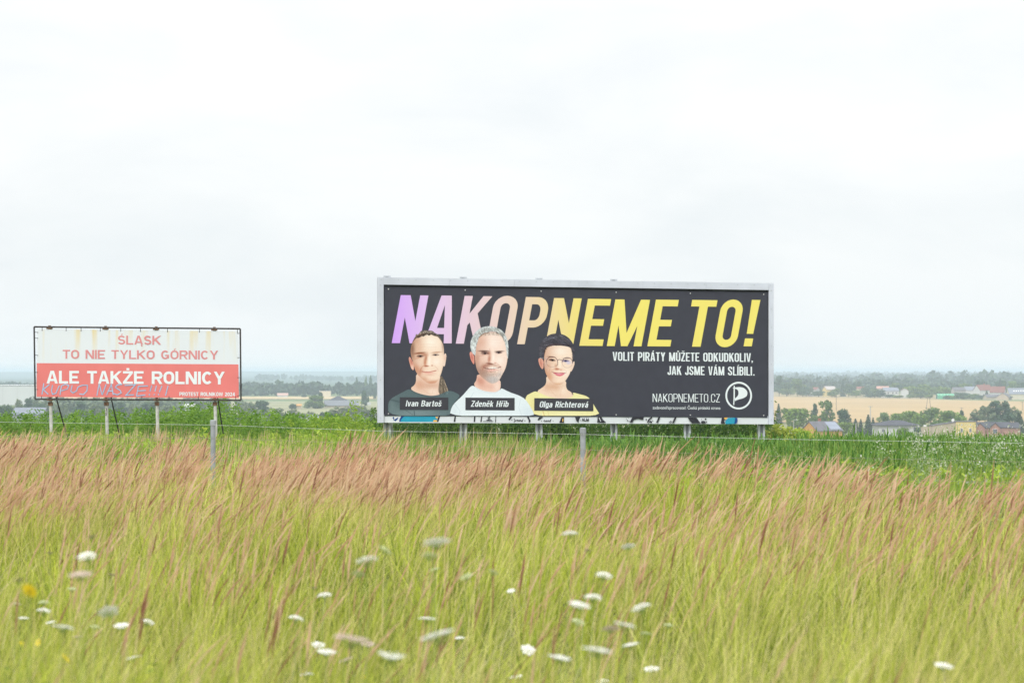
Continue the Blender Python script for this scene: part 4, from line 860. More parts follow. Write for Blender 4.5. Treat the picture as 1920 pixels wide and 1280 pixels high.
for (y0, y1, dens, wd, ks) in ((5.2, 9, 300, .0062, 6), (9, 14, 330, .0065, 6), (14, 20, 270, .0075, 5), (20, 28, 205, .0095, 4), (28, 38, 150, .012, 4), (38, 49, 100, .015, 4)):
    x, y = scatter(y0, y1, dens, 1.4, lambda x, y: y < yend(x, y)); n_ = len(x)
    # tussocks: blades gather round their tuft and splay out of it
    cs_ = .30+.006*y.mean(); ci, cj = np.floor(x/cs_).astype(np.int64), np.floor(y/cs_).astype(np.int64)
    def hsh(a_): v_ = np.sin((ci*127.1+cj*311.7+a_*74.7))*43758.5453; return v_-np.floor(v_)
    tx_, ty_ = (ci+.2+.6*hsh(1))*cs_, (cj+.2+.6*hsh(2))*cs_; ddx, ddy = x-tx_, y-ty_; x = tx_+ddx*.62; y = ty_+ddy*.62; th_, tcol, tbr = hsh(3), hsh(4), hsh(5)
    clump = unit_noise(x, y, 1.1, 1); patch = unit_noise(x, y, .45, 2); fine = rng.random(n_)
    far = np.clip((y-17)/16, 0, 1)
    h = (.34+.36*clump+.16*rng.normal(0, 1, n_)*.8)*(1+.10*far)*(.72+.58*th_); h = np.clip(h, .2, 1.1)
    lean = np.abs(rng.normal(.06, .10, n_))+.02; ang = rng.normal(.1, 1.5, n_); ln_ = rng.random(n_) < .22; lean[ln_] += rng.uniform(.08, .4, ln_.sum()); ox_ = lean*np.cos(ang)+ddx*1.1+.035; oy_ = lean*np.sin(ang)+ddy*1.1; lean = np.hypot(ox_, oy_); ang = np.arctan2(oy_, ox_)
    k1 = np.clip(fine*.9-.15+(patch-.5)*.5+(tcol-.4)*.7, 0, 1)
    c1 = mixc(LIME, PALE, k1); rs_ = np.clip((pxof(x, y)-1050)/600, 0, 1)*np.clip((26-y)/10, 0, 1); st_ = (rng.random(n_) < .15+.12*far+.30*np.clip(patch-.5, 0, 1)+.30*rs_+.30*(tcol > .82)); c1[st_] = mixc(STRAW, PALE, rng.random(n_))[st_]
    dk = rng.random(n_) < .14+.30*(1-patch)*(1-clump); c1[dk] = mixc(DEEP, LIME, rng.random(n_)*.6)[dk]
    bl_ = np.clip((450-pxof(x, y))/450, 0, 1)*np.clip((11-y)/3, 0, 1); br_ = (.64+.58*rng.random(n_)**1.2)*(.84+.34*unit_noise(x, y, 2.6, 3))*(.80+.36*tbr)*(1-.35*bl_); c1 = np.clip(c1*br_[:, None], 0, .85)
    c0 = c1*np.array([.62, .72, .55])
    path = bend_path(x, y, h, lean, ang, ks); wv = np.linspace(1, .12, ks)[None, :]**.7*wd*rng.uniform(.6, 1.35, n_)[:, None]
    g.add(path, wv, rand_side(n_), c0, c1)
# seed heads of the reed grass: sparse near the road, a dense belt further out
for (y0, y1, dens, wd) in ((8.5, 13, 5, .012), (13, 17, 8, .0135), (17, 21, 11, .015), (21, 26, 17, .0165), (26, 33, 42, .018), (33, 40, 54, .021), (40, 49, 46, .0245)):
    def cond(x, y):
        e_ = yend(x, y); p_ = unit_noise(x, y, .5, 5)
        right_ = np.clip((pxof(x, y)-1150)/500, 0, 1); wl_ = unit_noise(x, y, .9, 6)
        k_ = (y < e_) & (rng.random(len(x)) < np.clip(.05+1.9*(p_-.28), .04, 1)*(.55+.9*wl_)*(1+.7*right_*(y < 24)))
        for f_ in tops[1:3]: k_ &= ~((np.abs(x-f_.x*y/f_.y) < .22) & (y > f_.y-9) & (y < f_.y) & (rng.random(len(x)) < .85))
        return k_
    x, y = scatter(y0, y1, dens, 1.4, cond); n_ = len(x); patch = unit_noise(x, y, .35, 9); far = np.clip((y-17)/16, 0, 1)
    hs = np.clip(.58+.22*unit_noise(x, y, .8, 4)+.10*rng.normal(0, 1, n_)+.16*far, .35, 1.15)
    lean = np.abs(rng.normal(.17, .11, n_))+.03; ang = rng.normal(.0, .5, n_)
    lean = lean*np.clip((y0-4)/26, .45, .9); L_ = rng.uniform(.13, .25, n_)*(1 if y0 > 16 else .75); tot = hs+L_
    full = bend_path(x, y, tot, lean*1.75, ang, 13, p=2.7)
    headm_ = 0; tone = rng.random(n_); cst = mixc(STRAW, LIME, rng.random(n_)*.6)
    hc = mixc(HEADC, HEADL, np.clip(tone*1.4-.4+(patch-.5)*.6, 0, 1)); dk = tone < (.16 if y0 > 16 else .5); hc[dk] = mixc(HEADD, HEADC, rng.random(n_)*.6)[dk]
    # stalk up to the head
    ns = 9; g.add(full[:, :ns+1:3], np.full((n_, 4), .0035+.00016*y.mean()), rand_side(n_), cst*.8, mixc(cst, hc, np.full(n_, .12+.3*float(y.mean() > 24))))
    pth = full[:, ns-1:]; k_ = pth.shape[1]
    prof = np.array([.18, .75, 1.0, .7, .12])[None, :]*wd*rng.uniform(.45, 1.25, n_)[:, None]
    s1 = rand_side(n_, .5); s2 = np.stack([-s1[:, 1], s1[:, 0], np.zeros(n_)], 1)
    for s_ in (s1, s2):
        hd.add(pth, prof*rng.uniform(.8, 1.2, (n_, k_)), s_, hc*.85, hc)
    # loose branchlets that feather the outline
    for r_ in range(3):
        i0 = rng.integers(0, k_-2, n_); a0 = pth[np.arange(n_), i0]; a1 = pth[np.arange(n_), i0+2]
        d_ = (a1-a0); tip = a0+d_*rng.uniform(.8, 1.3, (n_, 1))+np.stack([rng.normal(.004, .5, n_)*wd*1.1, rng.normal(0, .5, n_)*wd, np.zeros(n_)], 1)
        hd.add(np.stack([a0, tip], 1), np.stack([np.full(n_, wd*.34), np.full(n_, wd*.10)], 1), rand_side(n_, .6), hc, hc*1.08)
# arching dry culms and broad weeds close to the road
x, y = scatter(8, 22, 9, 1.2); n_ = len(x); c1 = mixc(STRAW, (.78, .68, .42), rng.random(n_))
g.add(bend_path(x, y, rng.uniform(.55, 1.0, n_), np.abs(rng.normal(.18, .2, n_)), rng.normal(0, .7, n_), 9, p=3.0), np.linspace(1, .35, 9)[None, :]*rng.uniform(.004, .007, n_)[:, None], rand_side(n_), c1, c1)
def broad(px0, px1, y0, y1, dens, hr, cols, nl, ls):
    x, y = scatter(y0, y1, dens, 1.0, lambda x, y: (pxof(x, y) > px0) & (pxof(x, y) < px1)); n_ = len(x); hh = rng.uniform(*hr, n_); z0 = gz(x, y)
    g.add(bend_path(x, y, hh, rng.uniform(0, .1, n_), rng.uniform(-3, 3, n_), 4), np.full((n_, 4), .006), rand_side(n_), np.tile(np.array(cols[0]), (n_, 1)), np.tile(np.array(cols[1]), (n_, 1)))
    for k in range(nl):
        tt = rng.random(n_)**.8; ang = rng.uniform(0, 6.28, n_); L_ = rng.uniform(*ls, n_)*(1.15-tt*.6); s_ = np.linspace(0, 1, 4)[None]
        P_ = np.stack([x[:, None]+L_[:, None]*s_*np.cos(ang)[:, None], y[:, None]+L_[:, None]*s_*np.sin(ang)[:, None], (z0+hh*tt)[:, None]+L_[:, None]*(.75*s_-.7*s_**2)], -1)
        sd_ = np.stack([-np.sin(ang), np.cos(ang), rng.normal(0, .4, n_)], 1); sd_ /= np.linalg.norm(sd_, axis=1)[:, None]; cc = mixc(cols[0], cols[1], rng.random(n_))
        g.add(P_, np.array([.3, 1, .8, .05])[None]*(L_*.30)[:, None], sd_, cc*.9, cc)
broad(-100, 420, 8, 11.5, 9, (.35, .8), ((.08, .17, .02), (.25, .36, .05)), 14, (.06, .14))
broad(420, 900, 8, 10.5, 5, (.3, .65), ((.08, .17, .02), (.28, .38, .06)), 12, (.05, .12))
broad(1450, 1640, 9, 11.5, 7, (.5, .8), ((.09, .15, .03), (.20, .28, .07)), 18, (.04, .09))
tag(link('meadow_grass', g.mesh('meadow_grass', leafm)), 'tall lime green meadow grass covering the foreground', 'grass', kind='stuff')
tag(link('grass_seed_heads', hd.mesh('grass_seed_heads', mat('seed_head', attr='col', rough=.8, trans=.5, spec=.1))), 'feathery pinkish brown seed heads over the tall grass', 'grass', kind='stuff')

# low mixed herbs and dry grass between the reed-grass belt and the boards
hb = Strips()
x, y = scatter(27, 76, 46, 2.0, lambda x, y: y > yend(x, y)-1.0); n_ = len(x); pxl = pxof(x, y); patch = unit_noise(x, y, .55, 21); p2_ = unit_noise(x, y, .23, 22)
left = np.clip((1180-pxl)/250, 0, 1)
h = (.30+.28*patch+.12*rng.normal(0, 1, n_))*(.75+.50*left); h = np.clip(h, .12, 1.0)
c1 = mixc((.20, .34, .04), (.36, .46, .08), rng.random(n_)); dry = rng.random(n_) < left*np.clip(.35+.9*(p2_-.35), 0, .85); c1[dry] = mixc((.58, .40, .22), (.62, .52, .30), rng.random(n_))[dry]
dk = rng.random(n_) < .18; c1[dk] = (.13, .24, .035)
hb.add(bend_path(x, y, h, np.abs(rng.normal(.12, .1, n_)), rng.normal(0, .9, n_), 4), np.array([.7, 1, .8, .1])[None, :]*rng.uniform(.010, .028, n_)[:, None], rand_side(n_), c1*.75, c1)
# leafy stalks
x, y = scatter(28, 76, 5.5, 2.0, lambda x, y: (y > yend(x, y)-.5) & (unit_noise(x, y, .6, 31) > .42) & ((pxof(x, y) < 690) | (y < 44))); n_ = len(x); hh = rng.uniform(.3, .75, n_)
for k in range(16):
    tt = rng.random(n_)**.7; c = np.stack([x+rng.normal(0, .09, n_), y+rng.normal(0, .09, n_), gz(x, y)+hh*tt], 1); s_ = rng.uniform(.018, .045, n_)[:, None]
    a_ = rng.normal(0, 1, (n_, 3)); a_ /= np.linalg.norm(a_, axis=1)[:, None]; b_ = np.cross(a_, rng.normal(0, 1, (n_, 3))); b_ /= np.linalg.norm(b_, axis=1)[:, None]
    hb.quads(c, a_*s_*1.5, b_*s_*.6, mixc((.25, .40, .04), (.42, .52, .08), rng.random(n_)))
tag(link('herbage', hb.mesh('herbage', leafm)), 'low green herbs and dry grass in front of the two boards', 'grass', kind='stuff')
# silvery seeding weeds on the right
wd_ = Strips()
def weeds(y0, y1, dens, cond, hr, tipc, leafc, nleaf, spread):
    x, y = scatter(y0, y1, dens, 1.5, cond); n_ = len(x); hh = rng.uniform(*hr, n_); z0 = gz(x, y)
    wd_.add(bend_path(x, y, hh, rng.uniform(.0, .12, n_), rng.uniform(-3, 3, n_), 3, p=1.2), np.array([1, .7, .4])[None, :]*np.full((n_, 1), .014), rand_side(n_), np.tile(np.array(leafc)*.8, (n_, 1)), np.tile(np.array(leafc), (n_, 1)))
    for k in range(nleaf):
        tt = rng.uniform(.15, 1, n_); c = np.stack([x+rng.normal(0, spread, n_), y+rng.normal(0, spread, n_), z0+hh*tt], 1); s_ = rng.uniform(.006, .017, n_)[:, None]
        a_ = rng.normal(0, 1, (n_, 3)); a_ /= np.linalg.norm(a_, axis=1)[:, None]; b_ = np.cross(a_, rng.normal(0, 1, (n_, 3))); b_ /= np.linalg.norm(b_, axis=1)[:, None]
        wd_.quads(c, a_*s_*1.3, b_*s_*.7, mixc(leafc, tipc, np.clip((tt-.35)*1.5*rng.random(n_)*1.3, 0, 1)))
weeds(31, 56, 1.05, lambda x, y: (pxof(x, y) > 1620+130*unit_noise(x, y, .9, 41)) & (y > yend(x, y)) & (unit_noise(x, y, .7, 42) > .32), (.7, 1.35), (.72, .72, .66), (.26, .36, .14), 60, .10)
weeds(40, 58, .6, lambda x, y: (pxof(x, y) > 1180) & (y > yend(x, y)) & (unit_noise(x, y, .7, 43) > .5), (.35, .7), (.70, .68, .60), (.36, .44, .16), 34, .07)
tag(link('seeding_weeds', wd_.mesh('seeding_weeds', leafm)), 'silvery seeding weeds in front of the maize on the right', 'weeds', kind='stuff')

# ------------------------------------------------------------------ maize, undergrowth, shrubs
mz = Strips()
def maize(x, y, z0, hh, nl=8):
    n_ = len(x)
    mz.add(np.stack([np.stack([x, y, z0], 1), np.stack([x, y, z0+hh], 1)], 1), np.array([.05, .02])[None]*np.ones((n_, 1)), np.tile([1., 0, 0], (n_, 1)), np.tile([.20, .30, .06], (n_, 1)), np.tile([.32, .42, .10], (n_, 1)))
    for k in range(nl):
        t0 = .2+.8*k/nl+rng.uniform(-.05, .05, n_); ang = rng.uniform(0, 6.28, n_); L_ = rng.uniform(.4, .75, n_)*(1-.3*(k/nl))*np.clip(hh*.95, .38, 1); up = (rng.uniform(.35, .7, n_)+.3*(k/nl))*np.clip(hh, .25, 1)
        s_ = np.linspace(0, 1, 5)[None]; rr = L_[:, None]*s_*.62; zz = z0[:, None]+(hh*t0)[:, None]+up[:, None]*s_*1.25-(.30+.35*rng.random(n_))[:, None]*np.clip(hh, .5, 1)[:, None]*s_**2.6
        P_ = np.stack([x[:, None]+rr*np.cos(ang)[:, None], y[:, None]+rr*np.sin(ang)[:, None], zz], -1)
        side = np.stack([-np.sin(ang), np.cos(ang), rng.normal(0, .2, n_)], 1); side /= np.linalg.norm(side, axis=1)[:, None]
        cc = mixc((.065, .19, .025), (.22, .38, .07), rng.random(n_))
        mz.add(P_, np.array([.5, 1, .95, .6, .05])[None]*rng.uniform(.024, .044, n_)[:, None], side, cc*.8, cc)
rowsY = np.concatenate([np.arange(77.5, 100, .75), np.arange(100, 150, 1.5), np.arange(150, 200, 4)])
xa_, ya_ = [], []
for yy in rowsY:
    xl, xr = gx(1300, yy), gx(2080, yy)
    xx = np.arange(xl, xr, .19 if yy < 100 else .3); xx = xx+rng.normal(0, .04, len(xx)); xa_.append(xx); ya_.append(yy+rng.normal(0, .06, len(xx)))
x, y = np.concatenate(xa_), np.concatenate(ya_)
hh = .76+.08*unit_noise(x, y, .3, 51)+rng.normal(0, .06, len(x))
maize(x, y, gz(x, y), hh, 10)
# the younger rows at the near edge, in front of the big board
xa_, ya_ = [], []
for yy in np.arange(50, 77, .75):
    xl, xr = gx(np.interp(yy, [50, 58, 66, 77], [1500, 1150, 1000, 720]), yy), gx(2080, yy); xx = np.arange(xl, xr, .17); xx = xx+rng.normal(0, .05, len(xx)); xa_.append(xx); ya_.append(yy+rng.normal(0, .08, len(xx)))
x, y = np.concatenate(xa_), np.concatenate(ya_)
maize(x, y, gz(x, y), np.interp(y, [50, 60, 70, 77], [.36, .46, .42, .30])*rng.uniform(.7, 1.15, len(x)), 8)
tag(link('maize', mz.mesh('maize', leafm)), 'dense green maize crop running to the right edge behind the big board', 'maize', kind='stuff')

ug = Strips()
def thicket(px0, px1, y0, y1, dens, hfun, leafc, nleaf=34, ls=(.035, .075), spread=.16):
    xs_ = rng.uniform(gx(px0, y1)-1, gx(px1, y1)+1, int(dens*(gx(px1, y1)-gx(px0, y1)+2)*(y1-y0))); ys_ = rng.uniform(y0, y1, len(xs_)); k = (pxof(xs_, ys_) > px0) & (pxof(xs_, ys_) < px1); x, y = xs_[k], ys_[k]; n_ = len(x)
    hh = np.clip(hfun(pxof(x, y), x, y)*rng.uniform(.72, 1.08, n_), .2, 4); z0 = gz(x, y); tone = rng.random(n_)
    ug.add(bend_path(x, y, hh, rng.uniform(0, .2, n_), rng.uniform(-3, 3, n_), 3), np.array([1, .8, .3])[None]*np.full((n_, 1), .02), rand_side(n_), np.tile([.16, .2, .05], (n_, 1)), np.tile([.2, .3, .05], (n_, 1)))
    for k in range(nleaf):
        tt = rng.random(n_)**.75; sp = spread*(1.15-tt*.75); c = np.stack([x+rng.normal(0, 1, n_)*sp, y+rng.normal(0, 1, n_)*sp, z0+hh*tt], 1); s_ = rng.uniform(*ls, n_)[:, None]
        a_ = rng.normal(0, 1, (n_, 3)); a_[:, 2] = a_[:, 2]*.7+.3; a_ /= np.linalg.norm(a_, axis=1)[:, None]; b_ = np.cross(a_, rng.normal(0, 1, (n_, 3))); b_ /= np.linalg.norm(b_, axis=1)[:, None]
        ug.quads(c, a_*s_*1.4, b_*s_*.6, mixc(leafc[0], leafc[1], np.clip(tone*.7+rng.random(n_)*.4, 0, 1)))
BR = ((.06, .17, .015), (.24, .40, .045)); DK = ((.03, .09, .012), (.11, .20, .03)); OL = ((.18, .28, .03), (.45, .52, .09))
thicket(-200, 700, 82, 96, 3.4, lambda p, x, y: np.interp(p, [-200, 0, 60, 90, 230, 300, 420, 470, 560, 700], [2.1, 2.05, 2.05, 2.15, 2.15, 2.2, 2.5, 2.1, 2.0, 2.0])+.28*(unit_noise(x, y, .5, 61)-.5), BR, 150, (.018, .038), .2)
thicket(300, 410, 78, 84, 3.0, lambda p, x, y: 1.75+.5*unit_noise(x, y, .8, 62), ((.06, .16, .02), (.22, .37, .05)), 130, (.02, .042), .2)
thicket(545, 712, 70, 82, 3.2, lambda p, x, y: np.interp(p, [545, 600, 650, 712], [.9, 1.35, 1.65, 1.3])+.5*(unit_noise(x, y, .8, 63)-.5), ((.10, .24, .02), (.34, .46, .055)), 130, (.017, .038), .22)
thicket(420, 560, 68, 80, 1.2, lambda p, x, y: .65+.3*unit_noise(x, y, .8, 64), OL, 50, (.017, .034), .2)
thicket(700, 1450, 78, 84, 7.5, lambda p, x, y: 2.05+.3*unit_noise(x, y, .7, 65), DK, 90, (.022, .045), .25)
thicket(150, 560, 60, 78, .35, lambda p, x, y: .55+.35*unit_noise(x, y, .7, 67), ((.28, .44, .04), (.46, .58, .08)), 36, (.016, .034), .16)
tag(link('undergrowth', ug.mesh('undergrowth', leafm)), 'green scrub and tall weeds behind and between the two boards', 'undergrowth', kind='stuff')

def leaf_ball(name, blobs, n_leaf, ls, c0, c1, m, seed=1, flat=.6):
    """leaf quads over the skins of several overlapping blobs: [(x,y,z,rx,ry,rz)]"""
    r_ = np.random.default_rng(seed); st = Strips(); wts = np.array([b_[3]*b_[5] for b_ in blobs]); wts = wts/wts.sum()
    for b_, w_ in zip(blobs, wts):
        n_ = max(8, int(n_leaf*w_)); d = r_.normal(0, 1, (n_, 3)); d /= np.linalg.norm(d, axis=1)[:, None]; rad = r_.uniform(.55, 1.06, n_)**.6
        lump = 1+.22*np.sin(d[:, 0]*5+b_[0]*3)*np.sin(d[:, 2]*6+b_[2])+.12*np.sin(d[:, 1]*9+b_[1]*5)
        c = np.array(b_[:3])+d*np.array(b_[3:])*(rad*lump)[:, None]; s_ = r_.uniform(*ls, n_)[:, None]
        nrm = d+r_.normal(0, flat, (n_, 3)); nrm /= np.linalg.norm(nrm, axis=1)[:, None]
        a_ = np.cross(nrm, r_.normal(0, 1, (n_, 3))); a_ /= np.linalg.norm(a_, axis=1)[:, None]+1e-9; b2 = np.cross(nrm, a_)
        tone = np.clip(r_.random(n_)*.45+.62*r_.random()-.05, 0, 1)
        st.quads(c, a_*s_, b2*s_*.75, mixc(c0, c1, tone))
    return st.mesh(name, m)
bs = thing('shrub', (*at(1478, 800, 74.5)[:2], float(gz(*at(1478, 800, 74.5)[:2]))), 'yellow green bush at the right end of the large dark billboard', 'shrub')
blobs = [(rng.uniform(-.75, .65), rng.uniform(-.4, .4), rng.uniform(.4, 1.0), .32, .3, .3) for _ in range(16)] + [(-.35, 0, 1.15, .25, .25, .22), (.1, .1, 1.05, .25, .25, .25), (.55, 0, .8, .22, .2, .25)]
o = link('foliage', leaf_ball('shrub_foliage', blobs, 3800, (.025, .055), (.20, .34, .03), (.58, .60, .14), leafm, 5), bs)
m = MB()
for k in range(6): m.tube([(rng.uniform(-.2, .2), 0, -.1), (rng.uniform(-.3, .3), rng.uniform(-.1, .1), .4), (rng.uniform(-.7, .6), rng.uniform(-.3, .3), .95)], [.02, .014, .006], 6)
m.build('stems', mat('bark', (.13, .11, .085), .9, var=.3, scale=6), bs)

# ------------------------------------------------------------------ wild flowers in the foreground
um_w = mat('umbel_white', (.86, .86, .82), .8, trans=.15, var=.04, scale=60); um_p = mat('umbel_pinkish', (.62, .50, .45), .8, trans=.2); um_b = mat('seed_umbel_brown', (.22, .17, .11), .9); um_g = mat('umbel_green', (.55, .60, .36), .8, trans=.2)
fl_y = mat('yellow_petal', (.86, .66, .03), .6, trans=.25); stem_m = mat('flower_stem', (.26, .36, .10), .7)
def umbel_mesh(name, m, shape, seed):
    """unit-radius flat flower head made of umbellets of small florets"""
    r_ = np.random.default_rng(seed); b_ = MB(); n_u = 26
    for i in range(n_u):
        rr = math.sqrt((i+.5)/n_u); a_ = i*2.399963; x, y = rr*math.cos(a_), rr*math.sin(a_)
        z = {'flat': .10*(1-rr*rr), 'dome': .34*(1-rr*rr), 'cup': .40*rr*rr-.1}[shape]+r_.normal(0, .02)
        b_.tube([(0, 0, -.55), (x*.55, y*.55, -.28+z*.4), (x, y, z-.03)], [.018, .014, .010], 4, 1)
        for k in range(9):
            fr_ = .17*math.sqrt((k+.5)/9); fa = k*2.4+i; fx, fy = x+fr_*math.cos(fa), y+fr_*math.sin(fa); s_ = r_.uniform(.05, .075); fz = z+r_.normal(0, .015)-fr_*.15
            tx, ty = r_.normal(0, .3), r_.normal(0, .3)
            b_.add([(fx+s_*math.cos(q), fy+s_*math.sin(q), fz+.04*(1 if j % 2 else 0)+(tx*math.cos(q)+ty*math.sin(q))*s_) for j, q in enumerate(np.arange(8)*math.pi/4)], [tuple(range(8))])
    for k in range(7): b_.tube([(0, 0, -.56), (.35*math.cos(k*.9), .35*math.sin(k*.9), -.62)], [.02, .008], 4, 1)
    o_ = b_.build(name, [m, stem_m]); me = o_.data; bpy.data.objects.remove(o_); return me
UM = {'w': [umbel_mesh('umbel', um_w, s_, i) for i, s_ in enumerate(('flat', 'dome', 'cup'))], 'p': [umbel_mesh('umbel', um_p, 'flat', 4)], 'b': [umbel_mesh('umbel', um_b, 'cup', 5)], 'g': [umbel_mesh('umbel', um_g, 'dome', 6)]}
def daisy_mesh():
    b_ = MB()
    for k in range(13):
        a_ = k*2*math.pi/13; ca, sa = math.cos(a_), math.sin(a_)
        pr = [(.2, -.1, 0), (.62, -.17, .09), (1, -.05, .02), (1, .05, .02), (.62, .17, .09), (.2, .1, 0)]
        b_.add([(p_[0]*ca-p_[1]*sa, p_[0]*sa+p_[1]*ca, p_[2]+.015*(k % 2)) for p_ in pr], [tuple(range(6))])
    for k in range(30):
        rr = .28*math.sqrt((k+.5)/30); a_ = k*2.4; b_.tube([(rr*math.cos(a_), rr*math.sin(a_), 0), (rr*math.cos(a_), rr*math.sin(a_), .12-.6*rr*rr)], [.045, .03], 5)
    o_ = b_.build('petals', fl_y); me = o_.data; bpy.data.objects.remove(o_); return me
DAISY = daisy_mesh()
st_b = MB(); st_b.tube([(0, 0, 0), (.02, 0, .35), (-.012, .01, .7), (0, 0, 1)], [1, .85, .7, .55], 6); so_ = st_b.build('stem', stem_m); STEM = so_.data; bpy.data.objects.remove(so_)
def flower(px, py, wpx, kind, tilt, label, group, size=None, shape=0, name='wild_carrot_flower', cat='flower'):
    D0 = {'w': .085, 'p': .085, 'b': .05, 'g': .07, 'y': .060}[kind]*(size or 1)
    d = np.clip(D0*F/wpx, 9.5 if kind == 'y' else 8.3, 15.5); dia = wpx/F*d; c = at(px, py, d); g0 = float(gz(c.x, c.y)); h = c.z-g0
    lean = random.uniform(-.06, .02)*h
    root = thing(name, (c.x+lean, c.y, g0), label, cat, group)
    hm_ = DAISY if kind == 'y' else UM[kind][shape % len(UM[kind])]
    ho = link('flower_head', hm_, root); ho.location = (-lean, 0, h); ho.scale = (dia/2,)*3; ho.rotation_euler = (R(random.uniform(45, 62) if kind == 'y' else random.uniform(4, 16)), R(tilt), random.uniform(0, 6))
    ho.rotation_mode = 'ZYX' if False else 'XYZ'
    off_ = .0 if kind == 'y' else .55*dia/2
    top = Vector((-lean-off_*math.sin(R(tilt)), 0, h-off_*math.cos(R(tilt))))
    so2 = link('stem', STEM, root); so2.rotation_mode = 'QUATERNION'; so2.rotation_quaternion = top.to_track_quat('Z', 'Y'); so2.scale = (.0022, .0022, top.length)
GW, GY = 'white umbel flowers in the near grass', 'yellow flowers in the near grass'
FL = [
 (1069,1001,30,'w',-4,1,'white umbel nearest below the right fence post, topmost of the right hand cluster'),
 (1178,1024,25,'w',28,0,'white umbel tilted down to the right, standing alone right of the topmost one'),
 (1133,1079,32,'w',8,1,'creamy umbel midway between the topmost umbel and the dense white cluster'),
 (1112,1120,34,'w',2,1,'domed white umbel directly above and behind a longer flat one, right of centre'),
 (1087,1133,40,'w',4,0,'long flat white umbel just below and left of a domed one, right of centre'),
 (1202,1139,36,'w',-16,1,'pair-like lumpy white umbel rising to the right, rightmost of the dense cluster'),
 (1084,1166,24,'g',25,0,'faint pale green umbel in the middle of the right hand cluster'),
 (1172,1171,40,'w',6,0,'flat white umbel beside a pinkish tilted one, right of centre'),
 (1145,1178,32,'p',26,0,'pinkish fading umbel tilted down to the right inside the white cluster'),
 (1182,1208,32,'w',10,0,'slightly tilted white umbel under the flat one beside the pinkish umbel'),
 (1210,1188,22,'g',-6,0,'small pale umbel between two white ones at the right of the cluster'),
 (1253,1172,20,'g',0,0,'greenish half open umbel at the far right of the cluster'),
 (1050,1232,39,'w',-4,0,'bright thick white umbel low in the right hand cluster'),
 (1120,1218,52,'w',3,0,'widest flat white umbel of the right hand cluster'),
 (990,1217,26,'w',-38,0,'umbel tipped steeply up to the right at the left edge of the right hand cluster'),
 (1222,1253,28,'w',8,0,'small white umbel at the lower right of the cluster'),
 (1130,1277,24,'w',0,1,'white umbel cut by the bottom edge below the widest one'),
 (968,1268,24,'w',6,0,'pale umbel at the bottom edge just right of the middle'),
 (1770,1247,36,'w',6,0,'solitary pale umbel low in the grass at the far right'),
 (688,1051,40,'w',7,1,'clean bright white domed umbel alone above the middle of the left half'),
 (672,1076,24,'g',-32,0,'pale umbel tipped up to the right just under the bright domed one'),
 (722,1031,26,'g',-32,0,'faint greenish umbel tipped up, right of the bright domed one'),
 (818,1016,48,'w',14,0,'wide cream umbel drooping to the right, highest near the middle'),
 (806,1042,32,'g',-14,0,'pale umbel under the wide drooping cream one'),
 (815,1068,20,'g',-6,0,'dull green closing umbel below the two cream ones near the middle'),
 (875,1081,25,'g',22,0,'pale umbel sloping down to the right, left of the red-brown spike'),
 (925,1073,20,'g',30,0,'small pale umbel sloping down beside a dark grass spike near the middle'),
 (608,1116,27,'w',4,1,'compact white umbel next to a round green bud'),
 (555,1159,28,'w',-10,1,'lumpy white umbel leaning left of two dark grass spikes'),
 (800,1159,30,'w',0,0,'neat level white umbel right of the dark grass spikes'),
 (820,1190,62,'w',-14,0,'longest white umbel, sloping up to the right, near the bottom middle'),
 (660,1197,66,'p',-5,0,'wide fading cream umbel with a brown underside near the bottom'),
 (597,1208,24,'w',18,0,'small white umbel left of the wide fading one'),
 (612,1221,34,'w',-6,0,'flat pale umbel beneath the small one left of the wide fading umbel'),
 (648,1236,28,'p',20,0,'dull pinkish umbel sloping down under the wide fading one'),
 (733,1231,46,'w',-8,2,'white umbel curled up like a shallow bowl near the bottom'),
 (690,1207,26,'p',10,0,'dull umbel just right of the wide fading one'),
 (575,1265,26,'w',0,1,'round white umbel low beside the bottom edge, left of the middle'),
 (862,1195,18,'w',5,0,'tiny pale umbel at the right tip of the longest one'),
 (958,1107,16,'w',20,0,'small white umbel alone between the two big clusters'),
 (163,1043,36,'w',-14,1,'brightest white umbel at the upper left of the foreground'),
 (152,1076,44,'p',-4,0,'wide pinkish grey umbel under the bright one at the upper left'),
 (82,1145,26,'w',-4,1,'compact white umbel at the left above a paler one'),
 (45,1158,20,'w',0,0,'pale umbel nearest the left edge'),
 (83,1129,20,'g',0,0,'dull umbel just above the compact white one at the left'),
 (135,1104,18,'g',0,0,'faint pale umbel above the left cluster'),
 (203,1146,38,'w',38,0,'white umbel hanging steeply down to the right in the left cluster'),
 (228,1172,28,'w',4,0,'white umbel just below the steeply hanging one'),
 (277,1166,26,'w',14,1,'white umbel right of the left cluster, standing alone'),
 (118,1175,38,'w',12,0,'pale wide umbel low in the left cluster'),
 (95,1166,18,'w',-10,0,'small grey white umbel at the left end of the pale wide one'),
 (178,1175,20,'g',0,0,'faint round umbel between the pale wide one and the hanging one'),
 (145,1193,20,'p',6,0,'dull pinkish umbel below the left cluster'),
 (250,1232,28,'w',4,0,'flat white umbel lowest of the left half'),
 (32,1131,18,'p',10,0,'pinkish umbel by the left edge below the yellow flower head'),
]
for f_ in FL: flower(*f_[:5], f_[6], GW, shape=f_[5])
for f_ in ((36, 1087, 20, 'b', 0, 'brown seeding umbel nearest the left edge'), (95, 1036, 15, 'b', 0, 'small brown seeding umbel left of the brightest white one'), (172, 1006, 17, 'b', 4, 'dark brown seeding umbel, highest at the left'), (209, 1077, 16, 'b', 0, 'brown seeding umbel right of the wide pinkish grey one'), (589, 1102, 12, 'b', 0, 'round dark green bud above a compact white umbel'), (1102, 1031, 15, 'b', 0, 'round dark bud between the two topmost umbels on the right')):
    flower(*f_, 'seeding umbels in the near grass')
